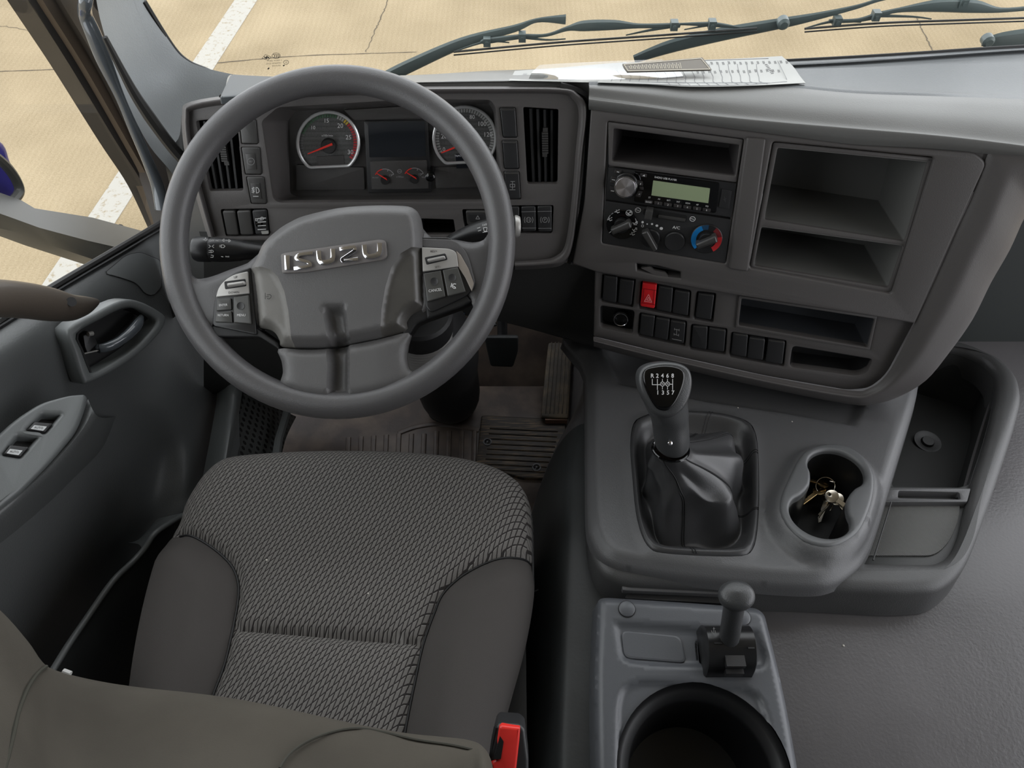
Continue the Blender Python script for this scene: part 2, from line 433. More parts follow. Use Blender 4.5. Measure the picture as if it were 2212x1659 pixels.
def concrete():
    m = bpy.data.materials.new('concrete'); m.use_nodes = True; t = m.node_tree; p = t.nodes['Principled BSDF']; p.inputs['Roughness'].default_value = .9; p.inputs['Specular IOR Level'].default_value = .2
    co = nd(t, 'ShaderNodeTexCoord'); n = nd(t, 'ShaderNodeTexNoise'); n.inputs['Scale'].default_value = 1.6; n.inputs['Detail'].default_value = 8
    n2 = nd(t, 'ShaderNodeTexNoise'); n2.inputs['Scale'].default_value = 110; n2.inputs['Detail'].default_value = 4
    for q in (n, n2): t.links.new(co.outputs['Object'], q.inputs['Vector'])
    r = nd(t, 'ShaderNodeValToRGB'); r.color_ramp.elements[0].color = rgb(134, 119, 94); r.color_ramp.elements[1].color = rgb(163, 147, 120)
    r.color_ramp.elements[0].position = .35; r.color_ramp.elements[1].position = .65
    t.links.new(mth(t, 'ADD', mth(t, 'MULTIPLY', n.outputs['Fac'], .55), mth(t, 'MULTIPLY', n2.outputs['Fac'], .45)), r.inputs[0])
    wv = nd(t, 'ShaderNodeTexWave', bands_direction='X'); wv.inputs['Scale'].default_value = 9; wv.inputs['Distortion'].default_value = 1.5; t.links.new(co.outputs['Object'], wv.inputs['Vector'])
    mx = nd(t, 'ShaderNodeMix', data_type='RGBA', blend_type='MULTIPLY'); mx.inputs['B'].default_value = (.9, .89, .87, 1)
    t.links.new(mth(t, 'MULTIPLY', wv.outputs['Fac'], .5), mx.inputs['Factor']); t.links.new(r.outputs[0], mx.inputs['A']); t.links.new(mx.outputs['Result'], p.inputs['Base Color'])
    b = nd(t, 'ShaderNodeBump'); b.inputs['Strength'].default_value = .5; b.inputs['Distance'].default_value = .004; t.links.new(n2.outputs['Fac'], b.inputs['Height']); t.links.new(b.outputs[0], p.inputs['Normal'])
    return m
conc_m = concrete()
def worn_paint():
    m = bpy.data.materials.new('worn_white_paint'); m.use_nodes = True; t = m.node_tree; p = t.nodes['Principled BSDF']; p.inputs['Roughness'].default_value = .85
    co = nd(t, 'ShaderNodeTexCoord'); n = nd(t, 'ShaderNodeTexNoise'); n.inputs['Scale'].default_value = 30; n.inputs['Detail'].default_value = 8; n.inputs['Roughness'].default_value = .7
    t.links.new(co.outputs['Object'], n.inputs['Vector']); r = nd(t, 'ShaderNodeValToRGB'); e = r.color_ramp.elements
    e[0].color = rgb(140, 127, 104); e[0].position = .36; e[1].color = rgb(164, 160, 152); e[1].position = .46
    t.links.new(n.outputs['Fac'], r.inputs[0]); t.links.new(r.outputs[0], p.inputs['Base Color']); return m
paint_m = worn_paint()
# ================================================================ outside
GZ = -1.12
gf = Fr((0, 3, GZ), (1, 0, 0), (0, 1, 0))
m = M(); m.box((0, 4, GZ-.1), (30, 24, .2)); mk('ground', m, conc_m, kind='structure')
def on_ground(pts, h=.003): return [at(x, y, z=GZ+h) for x, y in pts]
m = M(); a, b = at(531, 0, z=GZ+.003), at(130, 610, z=GZ+.003); d = (b-a).normalized(); n_ = V((d.y, -d.x, 0))*.078
a0, b0 = a-d*3, b+d*2.5; m.loft([[a0-n_, a0+n_, a0+n_-V((0, 0, .003)), a0-n_-V((0, 0, .003))], [b0-n_, b0+n_, b0+n_-V((0, 0, .003)), b0-n_-V((0, 0, .003))]], True, True, True)
mk('ground_marking', m, paint_m, kind='structure', label='worn white painted line across the beige concrete')
crack_m = mat('ground_crack', (84, 74, 60), .9)
def crack(pts, wd, jit=.01, seed=1):
    random.seed(seed); q = on_ground(pts, .002); q = [q[0]-(q[1]-q[0])*.3]+q; r = cr(q, 14); mm = M()
    ring = []
    for i, p in enumerate(r):
        t_ = (r[min(i+1, len(r)-1)]-r[max(i-1, 0)]).normalized(); n = V((-t_.y, t_.x, 0)); w_ = wd*random.uniform(.5, 1.3)/2; j = random.uniform(-jit, jit)
        ring.append([p+n*(j+w_), p+n*(j-w_)])
    return mm.loft(ring, False)
for i, (pts, wd, jt) in enumerate([([(-60, 156), (140, 149), (430, 138), (640, 121), (900, 112)], .007, .002), ([(845, -30), (830, 20), (812, 62), (790, 112)], .006, .006),
                          ([(1985, 48), (2005, 90), (2040, 150)], .007, .005), ([(0, 55), (120, 75), (300, 110)], .004, .01)]):
    mk('ground_crack', crack(pts, wd, jt, i+1), crack_m, kind='structure', flip=(0, 0, 5))
# ================================================================ cab shell
RX = 1.5
body_m = mat('roof_lining', (160, 160, 156), .9)
shell_m = mat('cab_shell', (62, 64, 65), .6)
m = M(); m.box((.38, .22, 1.82), (2.35, 1.7, .04)); mk('ceiling', m, body_m, kind='structure')
m = M(); m.box((.38, -.62, .85), (2.35, .04, 1.9)); mk('wall_rear', m, shell_m, kind='structure')
m = M(); m.box((.38, .35, -.03), (2.35, 2.2, .06)); mk('floor', m, mat_m, kind='structure')
m = M(); m.box((RX+.03, .35, .13), (.04, 1.9, .28)); mk('wall_right', m, shell_m, kind='structure')
m = M(); m.box((-.82, .35, .13), (.03, 1.9, .28)); m.box((-.82, -.45, 1.2), (.03, .35, 1.2)); mk('wall_left', m, shell_m, kind='structure')
m = M(); m.box((.38, 1.36, .28), (2.3, .03, .62)); mk('wall_front', m, side_m, kind='structure')
# toe board sloping up to the front wall
m = M(); m.loft([[V((-.72, 1.12, 0.004)), V((-.72, 1.33, .36)), V((-.72, 1.34, .36)), V((-.72, 1.34, -.0))], [V((1.45, 1.12, .004)), V((1.45, 1.33, .36)), V((1.45, 1.34, .36)), V((1.45, 1.34, -.0))]], True, True, True)
mk('floor_toe_board', m, mat_m, kind='structure')
# windshield
ws = Fr((0.3, 1.20, .78), (1, 0, 0), (0, -.06, 1))
m = M(); m.pp(ws, rp([(312, -6), (372, 96), (404, 130), (444, 148), (520, 160), (700, 166), (900, 162), (1100, 149), (1400, 138), (1713, 124), (2212, 98), (2420, 88)], 0)+[ ], 0, 0) if 0 else None
wo = [ws.hit(x, y) for x, y in [(500, 161), (700, 168), (900, 165), (1100, 152), (1400, 141), (1713, 127), (2212, 101), (2560, 80)]]
lo = [ws.hit(x, y) for x, y in [(440, 148), (402, 130), (370, 96), (310, 0)]]
tp = [(lo[-1][0]-.01, .80), (-.52+.3-.3-.25, .92)]
outl = wo+[(1.25, .92), (-.62-.3+.0, .92)]+lo[::-1]
def wsh(a, b, D): return -.10*((a/1.15)**2)*0
m = M(); m.plate(ws, outl, -.002, .002, (), 0); win1 = mk('window_1', m, glass_m, kind='structure')
m = M(); bl = [ws.w(p[0], p[1]-.004, .004) for p in wo]; m.tube(cr([ws.w(p[0], p[1], .004) for p in lo[::-1]]+bl, 5), .006, 8, sq=1)
mk('window_seal', m, dark_m, kind='structure', parent=None)
# printed safety marks on the windshield
m = M(); m.strokes(ws, [circ((596.5, 120.5), 9, 18, 6)+[(605.5, 120.5)], [(566, 126), (573, 118), (586, 123), (579, 130), (566, 126)], circ((618, 134.5), 5.5, 14, 4.5)+[(623.5, 134.5)]], .9, .0035)
for cx in (592, 596.5, 601): m.strokes(ws, [[(cx-1.5, 117.5), (cx+1.5, 119), (cx+2, 121.5), (cx-.5, 124)]], 1.3, .0035)
m.strokes(ws, [[(571, 123), (576, 126), (576, 122), (581, 125)]], 2.2, .0035)
for tx, c, a in (('II  E000199  SAFETY', (593, 131), 4), ('LAMINATED GLASS', (591, 137), 4), ('43R-011018', (597, 142), 4)): m.text(ws, tx, c, 3.0, .0035, a, -.9)
m.strokes(ws, [[(579, 149), (581, 147)], [(612, 142), (614, 141)]], 2.6, .0035); m.text(ws, 'E3', (618, 134.5), 4, .0035, 0, -.9)
mk('window_print', m, dark_ink, kind='structure', label='black safety marks printed on the windshield corner', flip=(0, 0, 1.4))
# ---- windshield wipers outside the glass
wf = Fr((0.3, 1.245, .78), (1, 0, 0), (0, -.06, 1))
wip_m = mat('wiper_metal', (92, 102, 102), .4); wip_b = mat('wiper_rubber', (50, 50, 50), .5)  # paler grey-green carries the reflection of the glass in the wiper colour
def wiper(label, arm, armw, bridge, blade, clips, pin=None):
    t = thing('windshield_wiper', label, 'wiper', wf.P(*blade[0]) if blade else wf.P(*arm[0]), 'windshield wipers resting outside the glass')
    m = M(); q = cr([wf.P(x, y, -.022) for x, y in arm], 6); n = len(q)
    wv = cr([V((w_, 0, 0)) for w_ in armw], 6)
    m.tube(q, [p.x*1.45/F/2 for p in wv], 8, up=(0, 1, 0), sq=.5); mk('arm', m, wip_m, t)
    if pin: m = M(); m.lathe(wf.P(*pin, -.012), wf.ez, [(.010, -.008), (.010, .004), (.006, .008)], 16); mk('pivot_cap', m, wip_m, t)
    if not blade: return
    for br in bridge:
        m = M(); q = cr([wf.P(x, y, -.016) for x, y, _ in br], 5); wv = cr([V((_, 0, 0)) for x, y, _ in br], 5)
        m.tube(q, [p.x*1.2/F/2 for p in wv], 8, up=(0, 1, 0), sq=.6); mk('bridge', m, wip_m, t)
    for dy, w_ in ((0, 5), (7, 3.5)):
        m = M(); m.tube(cr([wf.P(x, y+dy, -.008) for x, y in blade], 6), w_*1.2/F/2, 6); mk('blade_rubber' if dy else 'blade', m, wip_b, t)
    for c in clips:
        m = M(); p = wf.P(*c, -.014); m.box(p, (.012, .014, .014)); m.lathe(p+V((0, -.007, 0)), (0, -1, 0), [(.003, 0), (.003, .002)], 10); mk('clip', m, wip_m, t)
wiper('long dark wiper angled up behind the steering wheel top', [(800, 186), (880, 145), (1000, 92), (1110, 62), (1160, 44), (1222, 42)], (26, 27, 22, 15, 9, 20),
      [[(1040, 92, 4), (1050, 89, 14), (1125, 79, 12), (1180, 76, 8), (1225, 62, 12), (1262, 56, 26), (1327, 54, 24), (1380, 56, 12), (1463, 55, 13), (1470, 52, 6), (1540, 53, 12), (1600, 60, 4)],
       [(985, 110, 3), (1050, 90, 6), (1100, 92, 3)], [(1125, 80, 8), (1180, 86, 5), (1222, 84, 3)], [(1463, 55, 9), (1400, 66, 6), (1352, 76, 3)], [(1540, 53, 6), (1500, 60, 4), (1478, 64, 3)]],
      [(980, 112), (1200, 92), (1400, 78), (1635, 61)], [(1052, 89), (1128, 79), (1456, 54), (1538, 52)])
wiper('middle wiper whose broad arm rises over the papers toward the right', [(1370, 128), (1450, 100), (1560, 74), (1690, 50), (1770, 34), (1850, 15), (1915, -4), (2050, -28)], (18, 28, 28, 22, 15, 9, 7, 6),
      [[(1790, 46, 10), (1850, 44, 10), (1896, 33, 16), (1940, 22, 12), (2027, 12, 30), (2100, 14, 30), (2160, 22, 12), (2240, 16, 12)], [(1742, 60, 3), (1801, 46, 7), (1860, 48, 3)], [(1896, 34, 8), (1970, 36, 5), (2012, 41, 3)]],
      [(1738, 62), (1900, 50), (2060, 44), (2300, 36)], [(1808, 45), (1892, 33), (2080, 5)], pin=(1692, 50))
wiper('short wiper arm cut by the right edge beside the windshield base', [(2120, 96), (2150, 88), (2230, 80), (2330, 70)], (8, 30, 40, 44), [], [], [], pin=(2134, 88))
# ---- mirror outside the left window
t = thing('door_mirror', 'blue backed door mirror on a long grey arm outside the window', 'mirror', at(200, 520, X=-.86))
am = mat('mirror_arm_plastic', (66, 66, 63), .4, bump=.2, scale=300); bm_ = mat('blue_paint', (44, 40, 110), .15, coat=.6)
def XP(X): return lambda pts: [at(x, y, X=X) for x, y in pts]
m = M(); fx = Fr((-.86, 1.0, .3), (0, 1, 0), (0, 0, 1))
top = [(-60, 395), (45, 432), (75, 450), (200, 470), (330, 505)]; mid = [(-60, 440), (30, 472), (85, 492), (190, 520), (300, 545)]; bot = [(-60, 480), (30, 500), (110, 530), (200, 560), (290, 590)]
m.loft([cr([at(x, y, X=-.98+i*.03) for i, (x, y) in enumerate(top)], 5), cr([at(x, y, X=-.94+i*.03) for i, (x, y) in enumerate(mid)], 5), cr([at(x, y, X=-.96+i*.03) for i, (x, y) in enumerate(bot)], 5), cr([at(x, y, X=-.99+i*.03)+V((-.05, 0, 0)) for i, (x, y) in enumerate(top)], 5)], True)
# loft above joins long rows: rebuild as rings along the arm
m = M(); rr = []
for i in range(5):
    A = at(*top[i], X=-.97+i*.03); B = at(*mid[i], X=-.93+i*.03); C_ = at(*bot[i], X=-.95+i*.03)
    rr.append([A, B, C_, C_+V((-.05, .0, -.0)), A+V((-.05, 0, .01))])
m.loft(rr, True, True, True); mk('arm', m, am, t, ang=25)
for c in ((104, 472), (260, 492)): m = M(); p = at(*c, X=-.93); m.lathe(p, (.5, -.2, .8), [(.008, -.004), (.008, .003), (.004, .003), (.004, 0)], 14); mk('bolt', m, dark_m, t)
m = M(); q = [(-120, 260), (0, 300), (28, 350), (47, 400), (40, 440), (10, 452), (-120, 430)]
m.plate(Fr(at(0, 380, X=-.98), (0.3, 1, 0), (-.2, 0, 1)), Fr(at(0, 380, X=-.98), (0.3, 1, 0), (-.2, 0, 1)).L(crp(q, 5)), -.1, .0, (), .012, 3); mk('housing', m, bm_, t)
m = M(); m.tube(cr([at(x, y, X=-.95) for x, y in [(-60, 300), (10, 355), (40, 400), (36, 425), (0, 452), (-60, 460)]], 5), .009, 8); mk('housing_rim', m, am, t)
# ---- A pillar and door frame
m = M()
pr_ = [[(300, -40), (265, -40), (232, -40), (203, -40)], [(311, 0), (278, 10), (245, 24), (216, 40)], [(370, 95), (328, 115), (288, 140), (254, 165)], [(402, 129), (362, 168), (322, 208), (288, 250)], [(445, 147), (405, 205), (362, 262), (325, 318)], [(500, 160), (458, 228), (415, 300), (372, 375)], [(560, 172), (520, 250), (470, 330), (410, 440)]]
m.surf([[at(x, y, Y=Y) for (x, y), Y in zip(r_, (1.19, 1.155, 1.11, 1.06))] for r_ in pr_], 6, 5)
mk('trim_1', m, pillar_m, kind='structure', label='grey textured windshield pillar cover')
frame_m = mat('door_frame_rubber', (44, 40, 36), .45, bump=.2, scale=200); frame2 = mat('door_frame_paint', (70, 60, 50), .3)
m = M()
def band(l, r, X0, X1, dep=.03):
    rows = []
    for (a, b) in zip(l, r):
        A = at(*a, X=X0); B = at(*b, X=X1); rows.append([A+V((-dep, 0, 0)), A, B, B+V((-dep, 0, 0))])
    R = [cr([r_[k] for r_ in rows], 6) for k in range(4)]
    return [[R[k][i] for k in range(4)] for i in range(len(R[0]))]
L0 = [(45, -30), (60, 0), (150, 140), (250, 305), (310, 400), (352, 492)]
L1 = [(78, -30), (92, 0), (180, 140), (272, 300), (325, 395), (362, 492)]
L2 = [(118, -30), (130, 0), (214, 140), (292, 290), (336, 385), (368, 492)]
L3 = [(215, -30), (225, 0), (292, 140), (350, 280), (392, 380), (412, 492)]
m.loft(band(L0, L1, -.70, -.69), True, True, True); mk('door_frame', m, frame_m, kind='structure')
m = M(); m.loft(band(L1, L2, -.685, -.675), True, True, True); mk('door_frame', m, frame2, kind='structure')
m = M(); m.loft(band(L2, L3, -.67, -.655), True, True, True); mk('door_frame', m, frame_m, kind='structure')
m = M(); q = cr([at(x, y, Y=1.045) for x, y in [(226, 80), (262, 150), (292, 205), (330, 262), (372, 318), (412, 362)]], 5); m.tube(q, [.004+.005*min(1, i/14) for i in range(len(q))], 8); mk('trim_2', m, rubber_m, kind='structure', label='ribbed black weather strip along the pillar')
# side window
m = M(); sf = Fr((-.69, .6, .7), (0, -1, 0), (0, 0, 1))
fq = [sf.hit(x, y) for x, y in [(-200, 830), (0, 697), (110, 628), (230, 556), (352, 488), (300, 395), (150, 145), (60, 0), (20, -60)]]
fq += [(fq[-1][0], 1.0), (.9, 1.0), (.9, fq[0][1])]
m.plate(sf, fq, -.002, .002); mk('window_2', m, glass_m, kind='structure')
# grab handle on the pillar
t = thing('grab_handle', 'glossy grey grab handle running down the door pillar', 'handle', at(353, 470, X=-.60))
m = M(); pts = [(196, -40, 19), (186, 0, 20), (184, 30, 22), (200, 70, 25), (225, 130, 26), (262, 210, 20), (290, 280, 19), (318, 345, 20), (340, 400, 24), (352, 450, 30)]
q = cr([at(x, y, X=-.60+.02*(i < 2)) for i, (x, y, r_) in enumerate(pts)], 5); rr = [p.x*.72/F for p in cr([V((r_, 0, 0)) for x, y, r_ in pts], 5)]
m.tube(q, rr, 14); mk('bar', m, handle_m, t)
m = M(); m.tube([at(205, -20, X=-.60), at(222, 12, X=-.63)], .012, 10); mk('mount', m, black_m, t)
# ================================================================ dashboard
D = Fr(at(835, 330, d=1.13), (1, 0, 0), (0, .335, .942))
a12 = math.radians(12); sx_ = V((math.cos(a12), -math.sin(a12), 0)); sup = V((math.sin(a12)*.309, math.cos(a12)*.309, .951))
ST = Fr(at(1450, 400, d=1.12), sx_, sup)
dash = thing('dashboard', 'dark grey truck dashboard with driver binnacle and angled centre stack under the windshield', 'dashboard', V((.1, .95, .75)))
# --- driver binnacle face with its openings
d_out = [(398, 242), (418, 222), (551, 203), (700, 194), (900, 190), (1210, 190), (1250, 203), (1268, 238), (1252, 400), (1236, 530), (1214, 568), (1110, 576), (1040, 562), (1004, 521), (600, 521), (455, 520)]
winq = [(565, 262), (600, 232), (900, 214), (1060, 216), (1071, 232), (1088, 428), (1060, 436), (603, 438), (590, 430)]
v1 = [(423, 261), (512, 252), (526, 412), (453, 413)]; v2 = [(1130, 231), (1207, 236), (1205, 398), (1139, 398)]
sw_left = [[(517, 262), (552, 258), (557, 311), (522, 311)], [(521, 318), (560, 318), (565, 377), (530, 377)], [(532, 382), (569, 382), (576, 440), (543, 440)]]
sw_right = [[(1080, 232), (1113, 232), (1117, 297), (1087, 297)], [(1085, 303), (1117, 303), (1121, 365), (1090, 365)], [(1089, 370), (1121, 370), (1125, 430), (1095, 430)]]
row_l = [(476, 452), (578, 450), (584, 510), (488, 511)]; row_r = [(1093, 444), (1196, 443), (1193, 504), (1096, 504)]
slot = [(909, 472), (980, 474), (985, 508), (909, 508)]; kh = [(998, 452), (1062, 452), (1066, 500), (1004, 500)]
def grow(q, k):
    c = (sum(p[0] for p in q)/len(q), sum(p[1] for p in q)/len(q)); return [(c[0]+(p[0]-c[0])*(1+k/abs(max(1, p[0]-c[0]) if p[0] > c[0] else p[0]-c[0]-1e-3)), c[1]+(p[1]-c[1])*(1+k/max(1, abs(p[1]-c[1])))) for p in q]
holes = [(winq, 8), (v1, 5), (v2, 5), (row_l, 5), (row_r, 5), (slot, 3), (kh, 5)]+[(grow(q, .8), 4) for q in sw_left+sw_right]
m = M(); m.pp(D, rp(d_out, [14, 12, 30, 60, 60, 20, 20, 14, 30, 30, 20, 20, 14, 10, 5, 8]), -.012, 0, 0, holes, .003, 3, hb=.0004)
mk('driver_panel', m, dash_m, dash)
# --- raised lip following the binnacle edge, rolled hood above
m = M(); lipo = rp(d_out[:9]+[(1236, 530), (1214, 568), (1110, 576)], 12, 5)
rows = []
topc = [(454, 512), (425, 410), (405, 330), (398, 250), (417, 223), (551, 204), (700, 195), (900, 191), (1060, 190), (1210, 191), (1248, 204), (1267, 238), (1258, 330), (1250, 420), (1236, 530), (1214, 566), (1170, 574), (1112, 577)]
inn = [(465, 512), (437, 410), (417, 330), (409, 256), (425, 236), (551, 219), (700, 208), (900, 203), (1060, 202), (1205, 203), (1237, 215), (1250, 246), (1243, 330), (1236, 420), (1222, 524), (1200, 553), (1165, 561), (1112, 564)]
back = [(448, 512), (419, 410), (399, 330), (393, 248), (414, 219), (550, 200), (700, 191), (900, 187), (1060, 186), (1211, 187), (1252, 200), (1272, 238), (1262, 330), (1254, 420), (1240, 532), (1218, 571), (1172, 580), (1112, 583)]
m.surf([[D.P(*p, .001) for p in inn], [D.P(*l2(i_, t_, .35), .010) for i_, t_ in zip(inn, topc)], [D.P(*l2(i_, t_, .85), .012) for i_, t_ in zip(inn, topc)], [D.P(*p, .004) for p in topc], [D.P(*p, -.02)+V((0, .0, 0)) for p in back]], 5, 4)
mk('binnacle_lip', m, dash_m, dash, ang=60)
# --- window recess of the instruments
m = M(); ql = D.L(rp(winq, 8), 0); c_ = D.hit(835, 330)
qb = rp([(628, 250), (640, 232), (1062, 222), (1072, 240), (1078, 418), (1060, 424), (628, 424)], 5)
k = len(rp(winq, 8)); qo = resamp([tuple(p) for p in rp(winq, 8)], 6); m2 = M()
outer = [D.P(*p, -.002) for p in rp(grow(winq, 2), [8]*len(winq), 3)]
inner_px = [(622, 262), (640, 240), (900, 224), (1056, 224), (1066, 240), (1076, 416), (1056, 422), (640, 424), (627, 418)]
inner = [D.P(*p, -.055) for p in rp(inner_px, [6]*len(inner_px), 3)]
m.loft([outer, inner]); mk('instrument_recess', m, dash_m, dash, flip=EYE)
# --- recess back plates behind switches
for q in [grow(q, .8) for q in sw_left+sw_right]+[row_l, row_r, kh]: m = M(); m.bin(D, D.L(rp(q, 4), -.003), -.004, .02); mk('switch_housing', m, dark_m, dash)
m = M(); m.bin(D, D.L(rp(slot, 3), -.003), -.004, .05); mk('slot', m, dark_m, dash)
def rocker(fr, q, name='switch', h1=.003, mt=None, parent=dash, label=None, h0=-.008, r=4, bev=.0018):
    m = M(); m.pp(fr, q, h0, h1, r, (), bev, 3, n=3); return mk(name, m, mt or switch_m, parent, label)
sw_lit = mat('switch_plastic_lit', (62, 61, 60), .32, bump=.1, scale=900)  # lit copy of the switch plastic, the light put into its paler colour
for i, q in enumerate(sw_left):
    s_ = rocker(D, q, mt=sw_lit)
    if i:
        a, b, c, d_ = q; ins = [l2(l2(a, b, .18), l2(d_, c, .18), .24), l2(l2(a, b, .72), l2(d_, c, .72), .24), l2(l2(a, b, .72), l2(d_, c, .72), .82), l2(l2(a, b, .18), l2(d_, c, .18), .82)]
        m = M(); m.pp(D, ins, .002, .0042, 1, (), .0006, 2, n=2); mk('rocker_face', m, sw_lit, s_)
        m = M(); cx, cy = (543, 348) if i == 1 else (553, 411)
        if i == 1: m.strokes(D, [circ((cx-1, cy+1), 7.5, 18, 7.5)+[(cx+6.5, cy+1)]], .9, .0045); m.text(D, 'VSLT', (cx-1, cy+1), 3.4, .0045, 0, .8)
        else: m.strokes(D, [[(cx, cy-6), (cx+3, cy-6), (cx+6, cy-2), (cx+7, cy+2), (cx+5, cy+5), (cx+1, cy+6), (cx, cy-6)], [(cx-9, cy-4), (cx-3, cy-5)], [(cx-9, cy), (cx-3, cy-1)], [(cx-9, cy+4), (cx-3, cy+3)], [(cx-6, cy-7), (cx-7, cy-2), (cx-5, cy+1), (cx-6, cy+6)], [(cx-6, cy+13), (cx+5, cy+13)]], 1.1, .0045)
        mk('symbol', m, white_ink if i == 2 else dim_ink, s_, flip=EYE)
for i, q in enumerate(sw_right):
    s_ = rocker(D, q, mt=sw_lit if i == 9 else switch_m)
    m = M(); a, b, c, d_ = q; m.pp(D, [l2(a, d_, .06), l2(b, c, .06), l2(b, c, .11), l2(a, d_, .11)], .002, .0040, 1, (), .0005, 1, n=1); mk('edge', m, sw_lit, s_)
    if i == 2: m = M(); m.strokes(D, [[(1103, 392), (1112, 392)], [(1107, 392), (1107, 408)], [(1101, 410), (1113, 410)], [(1102, 398), (1112, 398), (1112, 404), (1102, 404), (1102, 398)]], 1.2, .0035); mk('symbol', m, dim_ink, s_, flip=EYE)
for q in ([(480, 456), (507, 456), (516, 508), (490, 508)], [(511, 456), (540, 455), (548, 507), (520, 508)]): rocker(D, q, mt=sw_lit)
dm = rocker(D, [(544, 455), (575, 453), (581, 506), (552, 507)], 'dimmer', mt=switch_m)
m = M(); c = D.hit(566, 479, 0); o_ = D.w(c[0], c[1], -.006)
m.lathe(o_-D.ex*.009, D.ex, [(.011, 0), (.012, .001), (.012, .009), (.011, .010)], 24); mk('thumbwheel', m, gloss_m, dm)
m = M()
for yy in (470, 478, 486, 494): m.strokes(D, [[(557, yy+2), (574, yy+1)]], 1.6, .0075)
m.strokes(D, [[(552, 472), (552, 477), (556, 477), (556, 472), (552, 472)], circ((566, 472), 3.5, 8)], .8, .0078); mk('mark', m, white_ink, dm, flip=EYE)
m = M(); m.pp(D, [(564, 500), (579, 499), (580, 505), (566, 506)], .002, .005, 1); mk('tab', m, mat('pale_tab', (150, 150, 146), .4), dm)
for i, q in enumerate(([(1095, 447), (1122, 447), (1121, 500), (1097, 500)], [(1126, 447), (1157, 446), (1158, 500), (1128, 500)], [(1161, 446), (1192, 445), (1192, 501), (1163, 501)])):
    s_ = rocker(D, q)
    if i:
        cx = 1142 if i == 1 else 1177; m = M()
        a, b, c, d_ = q; m.strokes(D, [[l2(a, d_, .2), l2(b, c, .2)], [l2(a, d_, .86), l2(b, c, .86)]], .8, .0035)
        m.strokes(D, [circ((cx, 475), 5.5, 14, 5.5)+[(cx+5.5, 475)], [(cx-8, 469), (cx-9.5, 475), (cx-8, 481)], [(cx+8, 469), (cx+9.5, 475), (cx+8, 481)]], 1.2, .0036)
        if i == 2: m.text(D, 'P', (cx, 475), 6, .0036)
        else: m.strokes(D, [[(cx-2, 472), (cx-2, 478)], [(cx+2, 472), (cx+2, 478)]], 1.2, .0036)
        mk('symbol', m, dim_ink, s_, flip=EYE)
s_ = rocker(D, [(1006, 456), (1060, 456), (1063, 486), (1009, 486)], 'key_switch', mt=sw_lit); m = M(); m.pp(D, [(1012, 462), (1054, 462), (1057, 480), (1014, 480)], .002, .006, 3, (), .0012, 2); mk('key_cap', m, switch_m, s_)
m = M(); m.strokes(D, [[(1032, 466), (1028, 473), (1036, 473), (1032, 466)]], 1.4, .0065); mk('symbol', m, dim_ink, s_, flip=EYE)
# --- air vents
def vent(fr, q, n, knob, skew=0):
    m = M(); m.bin(fr, fr.L(rp(q, 4), -.003), -.004, .055, shrink=.97); v = mk('air_vent', m, dark_m, dash)
    a, b, c, d_ = q
    for i in range(n):
        f = (i+1)/(n+1); p0, p1 = l2(a, b, f), l2(d_, c, f)
        m = M(); A, B = V(fr.P(p0[0], p0[1]+3, -.010)), V(fr.P(p1[0], p1[1]-3, -.010))
        dp = (fr.ez*-1+fr.ex*.35).normalized()*.026; tt = fr.ex*.0016
        m.loft([[A-tt, A+tt, A+dp+tt, A+dp-tt], [B-tt, B+tt, B+dp+tt, B+dp-tt]], True, True, True); bl = mk('vane', m, switch_m, v)
        if i == knob:
            m = M()
            for k_ in range(9): g = lerp(.30, .56, k_/8); p = A*(1-g)+B*g; m.box(p+fr.ez*.003, (.009, .0024, .008), fr)
            m.box(A*.57+B*.43+fr.ez*.000, (.007, .042, .006), fr); mk('vane_tab', m, sw_lit, bl)
    return v
vent(D, v1, 4, 2); vent(D, v2, 4, 2)
# --- instrument cluster
clu = thing('instrument_cluster', 'instrument cluster with two round chrome ringed dials and a small screen behind the steering wheel', 'instrument cluster', D.P(835, 420, -.055))
GH = -.052
dial_m = mat('dial_face', (52, 52, 52), .6); face_m = mat('cluster_face', (58, 56, 55), .55, bump=.2, scale=900); needle_m = mat('needle_red', (225, 50, 38), .4)
scr_m = mat('screen_glass', (34, 37, 41), .12)
def dial_face():
    m = bpy.data.materials.new('dial_face_mesh_print'); m.use_nodes = True; t = m.node_tree; p = t.nodes['Principled BSDF']; p.inputs['Roughness'].default_value = .55
    co = nd(t, 'ShaderNodeTexCoord'); v_ = nd(t, 'ShaderNodeTexVoronoi'); v_.inputs['Scale'].default_value = 420; v_.inputs['Randomness'].default_value = .2; t.links.new(co.outputs['Object'], v_.inputs['Vector'])
    r = nd(t, 'ShaderNodeValToRGB'); r.color_ramp.elements[0].color = rgb(40, 40, 40); r.color_ramp.elements[1].color = rgb(78, 78, 77); r.color_ramp.elements[0].position = .2; r.color_ramp.elements[1].position = .5
    t.links.new(v_.outputs['Distance'], r.inputs[0]); t.links.new(r.outputs[0], p.inputs['Base Color']); return m
dialm = dial_face()
m = M(); m.pp(D, [(622, 226), (1080, 214), (1092, 432), (622, 432)], GH-.03, GH-.004, 3, (), 0); mk('housing', m, face_m, clu)
m = M(); m.pp(D, [(786, 262), (924, 260), (932, 416), (795, 418)], GH-.01, GH+.004, 3, (), .0015); fr_c = mk('center_frame', m, black_m, clu)
m = M(); m.pp(D, [(742, 238), (900, 228), (936, 232), (930, 255), (765, 260)], GH-.01, GH+.003, 4, (), .001); mk('center_visor', m, face_m, clu)
m = M(); m.pp(D, [(795, 264), (917, 262), (920, 338), (798, 340)], GH, GH+.0045, 2); mk('screen', m, scr_m, clu)
m = M(); m.pp(D, [(799, 348), (922, 346), (926, 408), (803, 410)], GH, GH+.0055, 2, (), .0008); mk('gauge_panel', m, face_m, clu)
